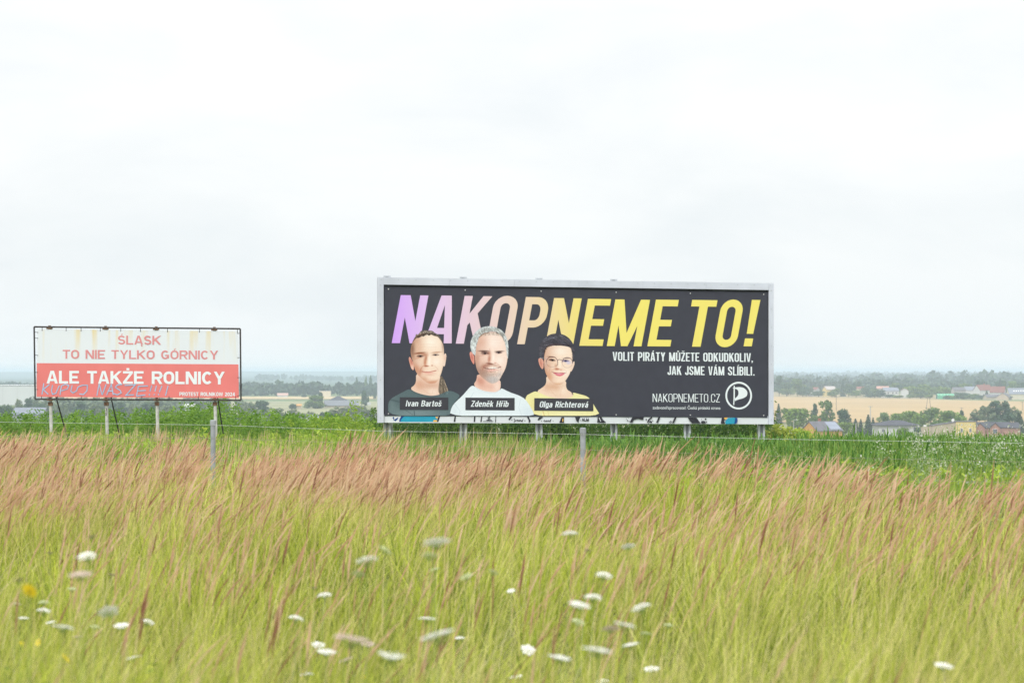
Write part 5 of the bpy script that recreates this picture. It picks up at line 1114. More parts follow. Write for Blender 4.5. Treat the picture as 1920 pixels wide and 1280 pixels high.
for f_ in ((55, 1107, 34, 'y', 4, 'widest yellow flower head at the left edge'), (72, 1203, 17, 'y', 0, 'yellow flower at the left above the brightest one'), (123, 1233, 23, 'y', 10, 'brightest yellow flower low at the left'), (74, 1265, 15, 'y', 0, 'yellow flower nearest the bottom left corner'), (681, 1268, 14, 'y', 0, 'single orange yellow flower at the bottom below the white umbels'), (41, 1205, 10, 'y', 0, 'faint small yellow flower nearest the left edge'), (1135, 1095, 7, 'y', 0, 'tiny yellow flower among the white cluster right of centre')):
    flower(*f_, GY, name='yellow_flower')
# ------------------------------------------------------------------ far trees
bark = mat('bark', (.13, .11, .085), .9)
tl = mat('tree_leaf', attr='col', rough=.7, trans=.2, spec=.15)
def tree_protos(kind, c0, c1, seed):
    r_ = np.random.default_rng(seed); bl_ = []
    if kind == 'round':
        for k in range(20):
            a_ = r_.uniform(0, 6.28); rr = r_.uniform(0, .36); zz = r_.uniform(.28, .82); s_ = .26*math.sqrt(max(.15, 1-((zz-.52)/.42)**2)); bl_.append((rr*math.cos(a_)*(1.25-zz*.5), rr*math.sin(a_), zz, s_*r_.uniform(.6, 1), s_*.8, s_*r_.uniform(.5, .8)))
        n_ = 1500
    elif kind == 'loose':
        for k in range(26):
            a_ = r_.uniform(0, 6.28); rr = r_.uniform(.05, .46); zz = r_.uniform(.18, .95); s_ = r_.uniform(.09, .18); rr *= 1.1-abs(zz-.45); bl_.append((rr*math.cos(a_), rr*math.sin(a_), zz, s_, s_, s_*.9))
        n_ = 1400
    elif kind == 'poplar':
        for k in range(22):
            zz = .08+.9*k/22; s_ = .5*(math.sin(math.pi*min(1, zz*.92+.08))**.6)*.75; bl_.append((r_.normal(0, .09), r_.normal(0, .06), zz, max(.07, s_*.62), max(.07, s_*.62), .08))
        n_ = 1200
    elif kind == 'conifer':
        for k in range(14):
            zz = .05+.93*k/14; w_ = .5*(1-zz)**.85
            for q in range(5):
                a_ = q*1.257+k*.8; bl_.append((w_*.62*math.cos(a_), w_*.62*math.sin(a_), zz-.02, w_*.42+.02, w_*.42+.02, .035))
        n_ = 1500
    st = leaf_ball('crown', bl_, n_, (.022, .05) if kind != 'conifer' else (.016, .035), c0, c1, tl, seed, .7)
    b_ = MB(); b_.tube([(0, 0, -.05), (.01, 0, .3), (0, .01, .85)], [.032, .022, .006], 7)
    for k in range(5):
        a_ = k*1.3+.4; z_ = .28+.09*k; b_.tube([(0, 0, z_), (.16*math.cos(a_), .16*math.sin(a_), z_+.12), (.27*math.cos(a_), .27*math.sin(a_), z_+.2)], [.014, .009, .004], 5)
    o_ = b_.build('trunk', bark); tr = o_.data; bpy.data.objects.remove(o_)
    return st, tr
GA, GB, GC = ((.06, .12, .025), (.19, .27, .06)), ((.03, .07, .035), (.10, .16, .075)), ((.10, .18, .03), (.27, .36, .07))
PROT = {'round': [tree_protos('round', *c, s_) for c, s_ in ((GA, 1), (GC, 2), (GB, 3))], 'loose': [tree_protos('loose', *c, s_) for c, s_ in ((GB, 4), (((.10, .14, .07), (.24, .28, .14)), 5), (GA, 6))],
        'poplar': [tree_protos('poplar', *GB, 7), tree_protos('poplar', *GA, 8)], 'conifer': [tree_protos('conifer', *((.025, .055, .03), (.07, .11, .06)), 9)]}
def village_d(px, d):       # the wheat's far edge comes nearer to the right, and the village with it
    return d if px < 1440 or d < 1980 or d > 2300 else np.interp(px, [1400, 1750, 1920, 2300], [1960, 1773, 1680, 1480])+45+(d-1985)*.55
def tree(name, kind, var, px, ytop, wpx, d, label, group, ybase=None):
    d = float(village_d(px, d))
    c = at(px, ytop, d); g0 = float(gz(c.x, c.y))-.2; h = max(2.0, c.z-g0); wdt = wpx/F*d
    root = thing(name, (c.x, c.y, g0), label, 'tree', group, rz=random.uniform(0, 6.28)); cr_, tr_ = PROT[kind][var % len(PROT[kind])]
    for n2, me in (('crown', cr_), ('trunk', tr_)):
        o_ = link(n2, me, root); o_.scale = (wdt*1.0, wdt*1.0, h)
NEAR = 'trees around the houses beyond the maize'; LEFTG = 'trees in the hazy valley between the two boards'
T = [ # kind, variant, px, top, width, distance, label
 ('conifer',0,1460,754,17,1010,'slim dark conifer just right of the large billboard frame',NEAR),
 ('round',0,1476,762,26,1000,'bushy tree between the slim conifer and the big round tree',NEAR),
 ('round',1,1496,760,58,890,'big rounded green tree left of the orange gabled house',NEAR),
 ('round',0,1524,775,30,860,'small light tree behind the roof of the orange gabled house',NEAR),
 ('loose',0,1527,758,16,960,'little dark tree touching the tall ragged one behind the solar roof',NEAR),
 ('loose',2,1549,750,36,950,'tall ragged tree standing behind the solar panel roof',NEAR),
 ('round',2,1582,761,28,930,'egg shaped tree standing alone against the wheat field',NEAR),
 ('round',1,1582,788,40,830,'light green bush right of the solar panel roof',NEAR),
 ('conifer',0,1604,782,19,830,'left one of two close dark conifers beside the white hip roofed house',NEAR),
 ('conifer',0,1614,783,16,832,'right one of two close dark conifers beside the white hip roofed house',NEAR),
 ('conifer',0,1628,774,23,826,'tallest dark conifer left of the white hip roofed house',NEAR),
 ('conifer',0,1637,780,17,835,'dark conifer touching the left end of the white hip roofed house',NEAR),
 ('round',0,1658,770,30,960,'leftmost dark tree of the grove behind the hip roof',NEAR),
 ('round',1,1684,771,34,930,'light green tree of the grove right above the hip roof',NEAR),
 ('round',1,1708,766,40,920,'broad light tree in the middle of the grove',NEAR),
 ('round',0,1745,760,42,960,'highest dark tree of the grove',NEAR),
 ('round',1,1726,772,40,890,'low tree in front of the highest one in the grove',NEAR),
 ('round',1,1778,765,46,915,'broad tree above the tan wing, right part of the grove',NEAR),
 ('round',0,1758,784,36,870,'shaded tree low behind the tan wing',NEAR),
 ('round',1,1800,776,30,905,'small tree above the roof of the yellow house',NEAR),
 ('loose',0,1802,770,14,1000,'little dark tree right of the grove',NEAR),
 ('loose',1,1832,768,34,1010,'thin airy tree above the brick house',NEAR),
 ('loose',1,1852,761,34,1000,'airy grey green tree left of the tallest airy one',NEAR),
 ('loose',0,1876,753,52,1000,'tallest airy grey green tree behind the brick house',NEAR),
 ('loose',1,1898,763,36,1010,'airy tree at the right of the tallest airy one',NEAR),
 ('round',2,1872,785,60,930,'dense hedge-like tree low behind the brick roofs',NEAR),
 ('conifer',0,1890,772,20,838,'dark conifer at the right end of the brick house',NEAR),
 ('conifer',0,1911,771,34,842,'broad dark conifer at the right edge of the view',NEAR),
 ('round',1,1692,799,26,795,'pale bush hiding the front of the white hip roofed house',NEAR),
 ('round',2,1722,798,12,795,'narrow green bush at the right corner of the hip roofed house',NEAR),
 # between and beneath the boards
 ('poplar',0,669,707,11,2000,'lone tall poplar right of the row of hazy trees',LEFTG),
 ('poplar',1,686,706,9,2000,'left poplar of the pair next to the billboard frame',LEFTG),
 ('poplar',0,695,704,13,2000,'broader right poplar of the pair next to the billboard frame',LEFTG),
 ('loose',0,652,718,14,2000,'thin hazy tree left of the lone poplar',LEFTG),
 ('conifer',0,703,726,8,1800,'small dark conifer beside the left frame of the billboard',LEFTG),
 ('conifer',0,570,724,13,1900,'conical tree in front of the hazy tree row',LEFTG),
 ('loose',2,590,741,42,1360,'dark spreading tree left of the long grey roof',LEFTG),
 ('loose',0,600,736,14,1380,'upright dark tree rising behind the spreading one',LEFTG),
 ('round',2,549,755,19,1330,'small round dark tree in the pale meadow',LEFTG),
 ('loose',0,684,733,17,1400,'slim tree at the right end of the long grey roof',LEFTG),
 ('loose',1,470,755,36,1080,'grey green willow just right of the banner sign',LEFTG),
 ('loose',0,488,752,40,1100,'bluish spreading tree right of the banner sign',LEFTG),
 ('loose',1,512,765,40,1000,'low silvery bush right of the bluish tree',LEFTG),
 ('loose',1,455,768,34,980,'silvery bush under the right corner of the banner sign',LEFTG),
 ('conifer',0,535,769,12,960,'small dark conifer among the silvery bushes',LEFTG),
 ('loose',1,552,768,38,990,'pale bush behind the small dark conifer',LEFTG),
 ('loose',1,635,763,50,1000,'wide silvery willow below the long grey roof',LEFTG),
 ('loose',1,665,760,46,1040,'silvery willow next to the left post of the billboard',LEFTG),
 ('loose',0,610,773,36,940,'grey green bush beneath the wide willow',LEFTG),
 ('conifer',0,591,774,8,940,'tiny dark conifer beside a pale roof',LEFTG),
 ('loose',1,580,772,28,980,'pale bush left of the tiny dark conifer',LEFTG),
 ('loose',1,695,766,44,1000,'silvery bush half behind the left frame of the billboard',LEFTG),
 ('round',2,12,752,34,930,'big dark tree at the left edge of the view',LEFTG),
 ('loose',1,34,750,26,1100,'yellowish tree right of the big dark one at the left edge',LEFTG),
 ('loose',0,54,748,22,1150,'grey green tree in front of the white warehouse',LEFTG),
 ('round',2,72,752,26,1100,'dark tree under the left corner of the banner sign',LEFTG),
 ('round',2,95,766,26,900,'dark bush beside the grey roof under the banner sign',LEFTG),
 ('loose',1,112,757,34,1050,'silvery tree between the first two legs of the banner sign',LEFTG),
 ('loose',0,150,754,40,1060,'bluish tree midway under the left half of the banner',LEFTG),
 ('loose',1,178,758,36,1000,'pale tree just left of the second leg of the banner sign',LEFTG),
 ('loose',0,220,755,40,1080,'bluish tree right of the second leg of the banner sign',LEFTG),
 ('loose',1,250,760,40,1000,'silvery tree under the middle of the banner',LEFTG),
 ('loose',0,280,756,36,1080,'bluish tree left of the third leg of the banner sign',LEFTG),
 ('loose',1,312,760,40,1030,'silvery tree right of the third leg of the banner sign',LEFTG),
 ('loose',1,385,764,36,1030,'pale tree just left of the fourth leg of the banner sign',LEFTG),
 ('loose',0,425,762,34,1060,'grey green tree right of the fourth leg of the banner sign',LEFTG),
]
for t_ in T: tree('conifer_tree' if t_[0] == 'conifer' else 'poplar_tree' if t_[0] == 'poplar' else 'broadleaf_tree', *t_)
# the belt at the far edge of the wheat: too far to tell one tree from the next
BELT = 'trees in the belt at the far edge of the wheat field'
BL = [('loose',0,1461,706,26,2050),('round',2,1477,713,26,2080),('round',0,1495,706,30,2060),('round',2,1512,722,30,2060),('loose',0,1530,723,26,2120),('round',2,1546,727,26,2090),('conifer',0,1580,712,13,2100),('round',2,1591,716,24,2080),('loose',0,1607,716,24,2110),('round',0,1568,726,24,2060),('round',2,1625,722,30,2080),('round',0,1641,727,26,2060),('round',2,1632,737,26,1990),('loose',0,1658,716,30,2200),('round',0,1676,715,32,2230),('round',2,1700,716,36,2240),('round',1,1712,722,40,2150),('round',0,1735,718,40,2180),('round',2,1728,732,34,2050),('round',0,1757,722,34,2140),('round',1,1775,724,34,2130),('loose',0,1790,722,30,2160),('round',2,1797,734,30,2040),('round',0,1814,716,34,2230),('round',2,1826,741,30,2000),('round',0,1845,742,26,1990),('loose',0,1838,713,28,2250),('conifer',0,1850,712,10,2250),('round',2,1876,708,24,2250),('conifer',0,1875,706,12,2240),('round',0,1900,711,32,2240),('round',2,1920,712,34,2230),('loose',1,1938,714,34,2230),('round',0,1808,744,24,2000),('round',2,1668,738,26,2000),('round',1,1686,740,24,2000),('round',0,1706,739,22,1985),('round',1,1744,739,16,1985),('loose',0,1777,741,20,1985),('round',2,1806,734,30,1990),('round',0,1824,737,28,1988),('round',2,1840,739,24,1986),('conifer',0,1850,730,13,1990),('loose',0,1650,731,26,1990),('round',0,1726,737,30,1988),('round',2,1888,741,22,1985),('round',1,1790,741,24,1986),('round',2,1640,733,28,1992),('round',0,1560,731,22,1990),('round',2,1505,729,30,1990),('round',0,1475,727,30,1995),('round',2,1535,731,26,1990),('round',0,1605,730,26,1992)]
LABB = {'conifer': 'dark hazy conifer spiking above the far tree belt beyond the wheat', 'loose': 'ragged hazy tree in the far belt beyond the wheat field', 'round': 'rounded blue green tree in the far belt beyond the wheat field'}
for b_ in BL: tree('conifer_tree' if b_[0] == 'conifer' else 'broadleaf_tree', *b_, LABB[b_[0]], BELT+(' '+b_[0]+' shapes'))

# woods further off, each a single hazy mass
def woods(name, px0, px1, d0, d1, ht, seed, label, gap=.55, c=((.02, .045, .028), (.07, .11, .06))):
    r_ = np.random.default_rng(seed); st = Strips(); wd0 = gx(px1, d0)-gx(px0, d0); cr_ = ht*.62; n_ = int(wd0/(cr_*gap))
    for row in range(3):
        d = d0+(d1-d0)*row/2; px = r_.uniform(px0, px1, n_); dd = d+r_.normal(0, (d1-d0)*.15, n_); x = gx(px, dd); hh = ht*r_.uniform(.62, 1.12, n_)*(.8+.4*unit_noise(x, dd, .012, seed)); w_ = cr_*r_.uniform(.7, 1.3, n_)
        z0 = gz(x, dd)
        for k in range(34):
            u = r_.normal(0, 1, (n_, 3)); u /= np.linalg.norm(u, axis=1)[:, None]
            cpos = np.stack([x, dd, z0+hh*.55], 1)+u*np.stack([w_*.62, w_*.62, hh*.45], 1)*r_.uniform(.6, 1.05, (n_, 1)); s_ = (w_*r_.uniform(.10, .26, n_))[:, None]
            nn = u+r_.normal(0, .6, (n_, 3)); a_ = np.cross(nn, r_.normal(0, 1, (n_, 3))); a_ /= np.linalg.norm(a_, axis=1)[:, None]; b2 = np.cross(nn, a_); b2 /= np.linalg.norm(b2, axis=1)[:, None]
            st.quads(cpos, a_*s_, b2*s_, mixc(c[0], c[1], r_.random(n_)))
    tag(link(name, st.mesh(name, tl)), label, 'woods', kind='stuff')
woods('far_woods', 380, 720, 2020, 2140, 11.5, 71, 'hazy tree row across the valley between the two boards')
woods('far_woods', 1440, 2100, 2350, 2600, 13, 72, 'blue green woods right behind the far village')
woods('far_woods', 1380, 2200, 3300, 3600, 17, 73, 'pale blue wooded ridge beyond the far village', .7)
woods('far_woods', 1700, 2200, 2750, 2950, 19, 78, 'hazy tall trees above the red roofs at the right', .8)
woods('far_woods', 1300, 2200, 4600, 5000, 15, 74, 'faint wooded strip in the middle distance', .9)
woods('far_woods', 1300, 2200, 7200, 7600, 14, 75, 'faintest wooded skyline on the horizon', 1.0)
woods('far_woods', -300, 500, 2500, 2700, 10, 76, 'hazy trees behind the white warehouse')
woods('far_woods', 480, 720, 4800, 5200, 11, 79, 'faint blue wooded rise between the two boards', .9)
woods('far_woods', 60, 460, 1250, 1330, 7, 77, 'hazy thicket seen beneath the banner sign', .6, ((.07, .10, .05), (.18, .22, .12)))

# ------------------------------------------------------------------ houses
def hm(name, c, **k): return mat(name, c, k.pop('rough', .85), **k)
W_white, W_cream, W_orange, W_yellow, W_tan, W_brick = hm('white_render', (.50, .51, .50), var=.06, scale=.5), hm('cream_render', (.55, .50, .38), var=.06, scale=.5), hm('orange_render', (.52, .28, .07), var=.06, scale=.5), hm('yellow_render', (.60, .47, .19), var=.05, scale=.6), hm('tan_render', (.40, .34, .25), var=.12, scale=.4), hm('pink_brick', (.36, .20, .16), var=.2, scale=1.5)
R_grey, R_dark, R_red, R_blue = hm('grey_tiles', (.13, .125, .14), var=.15, scale=.8), hm('dark_tiles', (.07, .07, .085), var=.15, scale=.8), hm('red_tiles', (.20, .085, .07), var=.15, scale=.8), hm('bluish_sheet_roof', (.20, .22, .26), var=.1, scale=.6)
glass = mat('window_glass', (.06, .07, .09), .15, spec=.5); frame_w = mat('white_window_frame', (.72, .72, .72), .5); panel_m = mat('solar_glass', (.22, .25, .32), .25, spec=.6); brick_r = hm('red_brick', (.36, .12, .08), var=.2, scale=3)
def window(root, x, y, z, w_, h_, axis='y', sgn=-1):
    m_ = MB(); t_ = .07
    def bx_(cx_, cz_, ww, hh, dpt, off):
        if axis == 'y': m_.box((x+cx_, y+sgn*off, z+cz_), (ww, dpt, hh))
        else: m_.box((x+sgn*off, y+cx_, z+cz_), (dpt, ww, hh))
    for sx_ in (-1, 1): bx_(sx_*(w_/2), 0, t_, h_+t_, .08, .04)
    for sz in (-1, 1): bx_(0, sz*h_/2, w_-t_, t_, .08, .04)
    bx_(0, 0, t_*.7, h_-t_, .06, .035)
    f_ = m_.build('window', frame_w, root); m_ = MB(); bx_(0, 0, w_-t_, h_-t_, .02, .012); m_.build('pane', glass, f_)
def house(name, label, cat, px, d, L_, D_, ye, yr, wall, roof, rz=0, hip=False, over=.35, wins=(), group=None, base=None, chim=None, gable_mat=None):
    """a walled house under a pitched roof: eaves and ridge heights from their rows in the photo, base on the terrain"""
    d2_ = float(village_d(px, d)); L_, D_, wins, d = L_*d2_/d, D_*d2_/d, [tuple(q_*d2_/d for q_ in w_) for w_ in wins], d2_
    c = at(px, 700, d); g0 = float(gz(c.x, c.y)) if base is None else base; ze, zr = at(px, ye, d).z-g0, at(px, yr, d).z-g0
    root = thing(name, (c.x, c.y, g0), label, cat, group, rz=rz); x, y = L_/2, D_/2
    m_ = MB()
    if hip: m_.box((0, 0, (ze-.5)/2), (L_, D_, ze+.5))
    else:
        m_.prism([(-x, -y, -.5), (-x, y, -.5), (-x, y, ze), (-x, 0, zr-.12), (-x, -y, ze)], (L_, 0, 0))
    m_.build('wall', wall, root)
    m_ = MB(); o_ = over; t_ = .16; dz = (zr-ze)/y*o_
    if hip:
        hr = max(.2, x-y); e_ = [(-x-o_, -y-o_), (x+o_, -y-o_), (x+o_, y+o_), (-x-o_, y+o_)]
        m_.add([(*p_, ze-.1) for p_ in e_]+[(*p_, ze+.08) for p_ in e_]+[(-hr, 0, zr), (hr, 0, zr)], [(3,2,1,0),(0,1,5,4),(1,2,6,5),(2,3,7,6),(3,0,4,7),(4,5,9,8),(5,6,9),(6,7,8,9),(7,4,8)])
    else:
        for s_ in (-1, 1):
            m_.prism([(-x-o_, s_*(y+o_), ze-dz+.02), (-x-o_, s_*.01, zr), (-x-o_, s_*.01, zr+t_), (-x-o_, s_*(y+o_), ze-dz+t_+.02)], (L_+2*o_, 0, 0))
    rf = m_.build('roof', roof, root)
    if chim:
        m_ = MB(); m_.box((chim[0], chim[1], zr+.2), (.8, .6, 1.5)); m_.box((chim[0], chim[1], zr+1.0), (.95, .75, .12)); m_.build('chimney', brick_r, rf)
    for (wx, wz, ww, hh) in wins: window(root, wx, -y, wz, ww, hh)
    return root, ze, zr, rf
VIL = 'houses of the far village'
r_, ze, zr, rf = house('house', 'orange gabled house with solar panels on its grey roof', 'house', 1541, 800, 10.5, 8.2, 806.3, 790, W_orange, R_grey, rz=R(32), chim=(-.6, .5))
y0_, y1_ = -3.9, -.5; zf = lambda y: zr+.2+(zr-ze)/4.1*y
for i in range(4):
    for j in range(2):
        xa0 = .6+i*1.15; ya0 = y0_+j*1.72; m = MB(); m.add([(xa0, ya0, zf(ya0)+.06), (xa0+1.1, ya0, zf(ya0)+.06), (xa0+1.1, ya0+1.65, zf(ya0+1.65)+.06), (xa0, ya0+1.65, zf(ya0+1.65)+.06)], [(0, 1, 2, 3)]); m.build('solar_panel', panel_m, rf)
house('house', 'white house under a low dark hip roof beyond the maize', 'house', 1679, 800, 13.4, 10, 796.5, 787.5, W_white, R_dark, rz=R(4), hip=True, over=.7, wins=((-5.2, 2.6, .9, 1.1), (5.6, 2.9, 1.6, 1.5), (2.0, 2.7, 1.0, 1.3)))
# yellow house with a long tan wing under a lean-to roof
c = at(1811, 800, 800); g0 = float(gz(c.x, c.y)); Y0 = thing('house', (c.x, c.y, g0), 'yellow flat roofed house with a long sloping tan wing', 'house')
hz = lambda y: at(0, y, 800).z-g0; px_ = lambda p: gx(p, 800)-c.x
m = MB(); m.box(((px_(1792.5)+px_(1830))/2, 3, (hz(790.5)-.5)/2), (px_(1830)-px_(1792.5), 6, hz(790.5)+.5)); m.build('wall', W_yellow, Y0)
m = MB(); m.box(((px_(1792.5)+px_(1830))/2, 3, hz(790.5)+.1), (px_(1830)-px_(1792.5)+.3, 6.3, .2)); m.build('roof', R_grey, Y0)
m = MB(); xl, xr = px_(1748), px_(1792.4)
m.prism([(xl, .4, -.5), (xr, .4, -.5), (xr, .4, hz(791.5)), (xr-.9, .4, hz(791.7)), (xl, .4, hz(797.8))], (0, 5, 0)); wg = m.build('tan_wing', W_tan, Y0)
m = MB(); m.prism([(xl-.2, .2, hz(797.9)), (xr-.02, .2, hz(791.6)), (xr-.02, .2, hz(791.6)+.15), (xl-.2, .2, hz(797.9)+.15)], (0, 5.4, 0)); m.build('wing_roof', R_grey, wg)
m = MB(); m.box(((px_(1727)+px_(1747.6))/2, .8, (hz(800)-.5)/2), (px_(1747.6)-px_(1727), .3, hz(800)+.5)); m.build('yard_wall', W_tan, Y0)
m = MB(); m.box(((px_(1734)+px_(1737))/2, 1.4, hz(798)), (.9, .5, .5)); m.build('roof_box', frame_w, Y0)
for x_, y_, w_, h_ in ((1803, 806.3, .75, 1.25), (1819.5, 806.3, .75, 1.25), (1803.3, 796.2, .3, .55), (1819.7, 796.2, .3, .55)): window(Y0, px_(x_), 0, hz(y_), w_, h_)
m = MB(); zz = hz(787.5)
m.tube([(px_(1787.5), 1, hz(792)), (px_(1787.5), 1, zz)], .05, 6)
m.tube([(px_(1787.5), .95, zz), (px_(1787.5), .85, zz+.02), (px_(1787.5)+.0, .78, zz+.02)], [.08, .45, .52], 12); m.build('satellite_dish', frame_w, Y0)
r_, ze, zr, rf = house('house', 'pink brick house with a dark roof and a small gable', 'house', 1858, 808, 10.6, 8, 800.5, 791.5, W_brick, R_dark, rz=R(-3))
for gx0, top in ((1866, 793), (1838, 793.5)):
    xx = gx(gx0, 804)-gx(1858, 808); zt_ = at(0, top, 804).z-float(gz(at(1858, 0, 808).x, 808)); m = MB(); wv = 1.75
    m.prism([(xx-wv, -5, -.5), (xx+wv, -5, -.5), (xx+wv, -5, zt_-1.5), (xx, -5, zt_), (xx-wv, -5, zt_-1.5)], (0, 3.5, 0)); gb = m.build('gable', W_brick, r_)
    m = MB()
    for s_ in (-1, 1): m.prism([(xx+s_*(wv+.3), -5.3, zt_-1.78), (xx+s_*.005, -5.3, zt_+.02), (xx+s_*.005, -5.3, zt_+.2), (xx+s_*(wv+.3), -5.3, zt_-1.6)], (0, 3.9, 0))
    m.build('gable_roof', R_dark, gb)
    if gx0 == 1866: window(r_, xx, -5, 2.2, 1.3, 1.5)
house('house', 'low dark roofed outbuilding right of the pink brick house', 'house', 1889, 822, 7, 6, 801, 792, W_brick, R_dark, rz=R(6))
# far village
house('house', 'white house with a bluish roof at the far edge of the wheat', 'house', 1669, 2040, 12.5, 9, 732.5, 726.5, W_white, R_blue, rz=R(8), wins=((-3, 4, 1.4, 1.4), (1, 4, 1.4, 1.4), (4, 4, 1.4, 1.4)), group=VIL)
house('house', 'pale house with a pinkish roof behind the bluish roofed one', 'house', 1655, 2090, 10, 8, 728, 724, W_white, hm('pale_red_tiles', (.42, .25, .2)), rz=R(-8), group=VIL)
house('house', 'pale yellow house half hidden in the left part of the far belt', 'house', 1555, 2060, 9, 8, 730, 724, W_yellow, hm('pale_tiles', (.40, .36, .34)), rz=R(20), group=VIL)
house('house', 'house with a pale red roof left of the pale yellow one', 'house', 1526, 2090, 8, 8, 730, 726, W_white, R_red, rz=R(-30), group=VIL)
house('house', 'tiny pale house between dark trees right of the far conifer', 'house', 1613, 2090, 6, 6, 728, 725, W_cream, R_red, group=VIL)
house('house', 'small white gabled house facing the wheat', 'house', 1696, 2030, 9, 6.5, 732, 727.5, W_white, R_red, rz=R(82), group=VIL)
house('house', 'house with a grey pitched roof left of the red roofs', 'house', 1822, 2110, 12, 9, 731, 724.5, W_white, R_blue, rz=R(-18), group=VIL)
house('house', 'white house with the highest red roof of the far village', 'house', 1843, 2090, 13, 10, 731, 721.5, W_white, R_red, rz=R(24), wins=((-3, 3.5, 1.3, 1.4), (0, 3.5, 1.3, 1.4), (3, 3.5, 1.3, 1.4)), group=VIL, chim=(1, 0))
house('house', 'red roofed house right of the highest red roof', 'house', 1871, 2080, 12, 9, 735, 724.5, W_white, R_red, rz=R(-20), wins=((-2, 3, 1.3, 1.4), (2, 3, 1.3, 1.4)), group=VIL)
r_, ze, zr, rf = house('house', 'long grey roofed house with skylights at the right edge', 'house', 1908, 2050, 17, 10, 738, 727.5, W_cream, R_blue, rz=R(4), group=VIL)
m = MB()
for k in range(5): m = MB(); m.add([(-4+k*1.7, -3.3, ze+(zr-ze)*.36+.25), (-3+k*1.7, -3.3, ze+(zr-ze)*.36+.25), (-3+k*1.7, -2.4, ze+(zr-ze)*.55+.25), (-4+k*1.7, -2.4, ze+(zr-ze)*.55+.25)], [(0, 1, 2, 3)]); m.build('skylight', frame_w, rf)
house('barn', 'beige gabled barn in front of the long grey roof', 'barn', 1883, 1982, 13, 9.5, 743.5, 736.5, hm('beige_render', (.46, .36, .27)), R_grey, rz=R(66), group=VIL)
house('shed', 'grey lean shed in front of the red roofed house', 'shed', 1860, 1990, 12, 8, 744, 739.5, W_tan, R_grey, rz=R(12), group=VIL)
house('house', 'grey roof among trees right of the green shed', 'house', 1797, 2060, 10, 8, 731, 726, hm('grey_render', (.34, .32, .30)), R_grey, rz=R(10), group=VIL)
# green tarpaulin shed
c = at(1772, 745, 1810); g0 = float(gz(c.x, c.y)); gsd = thing('storage_tent', (c.x, c.y, g0), 'bright green storage tent at the edge of the wheat', 'tent'); hh_ = at(0, 737.8, 1810).z-g0
m = MB(); m.prism([(-6.2, -4, -.3), (-6.2, 4, -.3), (-6.2, 4, hh_-1.2), (-6.2, 2.5, hh_-.25), (-6.2, 0, hh_), (-6.2, -2.5, hh_-.25), (-6.2, -4, hh_-1.2)], (12.4, 0, 0)); m.build('cover', hm('green_tarpaulin', (.10, .38, .22), var=.12, scale=.4), gsd)
m = MB(); m.box((-6.27, 0, 1.6), (.1, 3.4, 3.2)); m.build('opening_shade', painted_dark, gsd)  # dark panel on the closed end, painting the shade inside the tent
m = MB()
for k in range(6): m.prism([(-6.1+k*2.44, -4.05, hh_-1.25), (-6.1+k*2.44, -2.55, hh_-.2), (-6.1+k*2.44, -2.55, hh_-.1), (-6.1+k*2.44, -4.1, hh_-1.2)], (.12, 0, 0))
m.build('hoops', frame_w, gsd)
# left valley
house('farmhouse', 'farmhouse with a dark hip roof behind the long grey roof', 'house', 634, 1420, 8.8, 8, 749.5, 742, W_white, R_dark, rz=R(10), hip=True, over=.5, wins=((-2, 2.4, 1, 1.2), (1.5, 2.4, 1, 1.2)))
house('barn', 'long low barn with a plain grey roof in the valley', 'barn', 640, 1390, 19, 9, 759.5, 750.5, W_tan, hm('grey_sheet_roof', (.17, .18, .20), var=.08, scale=.5), rz=R(9))
c = at(610, 738, 1900); g0 = float(gz(c.x, c.y)); lb = thing('silo_building', (c.x, c.y, g0), 'square cream block standing before the hazy tree row', 'building'); hh_ = at(0, 733, 1900).z-g0
m = MB(); m.box((0, 0, hh_/2), (8.6, 7, hh_)); m.build('wall', W_cream, lb); m = MB()
for k in range(2): m.box(((-1, 1)[k]*4.1, -3.4, hh_+.35), (.5, .5, .7))
m.box((0, 0, hh_+.06), (8.8, 7.2, .12)); m.build('roof_edge', W_white, lb)
house('house', 'small pale pink house before the hazy tree row', 'house', 530, 1900, 8, 6, 740.5, 737, W_white, hm('pink_tiles', (.45, .30, .26)), rz=R(5))
house('shed', 'tiny orange roofed hut beside the small round dark tree', 'shed', 561, 1330, 2.2, 2.2, 760, 757.5, W_tan, hm('orange_tiles', (.5, .28, .10)))
house('house', 'small pale blue roofed house low among the silvery bushes', 'house', 585, 930, 4.2, 4, 783, 777.5, W_white, R_blue, rz=R(25))
c = at(692, 756, 1380); g0 = float(gz(c.x, c.y)); vb = thing('trailer', (c.x, c.y, g0+.0), 'white box trailer right of the long barn', 'trailer'); m = MB(); m.box((0, 0, at(0, 756.5, 1380).z-g0), (1.9, 2.4, 1.5)); m.build('body', W_white, vb)
m = MB(); zt_ = at(0, 756.5, 1380).z-g0
for s_ in (-.6, .6): m = MB(); m.tube([(s_, -1.25, .3), (s_, -1.05, .3)], .3, 10); m.build('wheel', painted_dark, vb)
m = MB(); m.bar((-.6, 0, .3), (-.6, 0, zt_-.7), .1, .1); m.bar((.6, 0, .3), (.6, 0, zt_-.7), .1, .1); m.build('chassis', painted_dark, vb)
house('house', 'long grey blue roof under the left end of the banner sign', 'house', 58, 900, 11.5, 9, 776, 764.5, hm('dull_render', (.25, .26, .26)), R_blue, rz=R(-6))
house('house', 'small white house glimpsed under the right half of the banner', 'house', 356, 1150, 4.5, 4, 761.5, 757.5, W_white, hm('white_sheet_roof', (.6, .6, .6)))
c = at(5, 740, 1500); g0 = float(gz(c.x, c.y)); wh = thing('warehouse', (c.x, c.y, g0), 'huge pale windowless warehouse at the left edge', 'warehouse'); hh_ = at(0, 723.5, 1500).z-g0
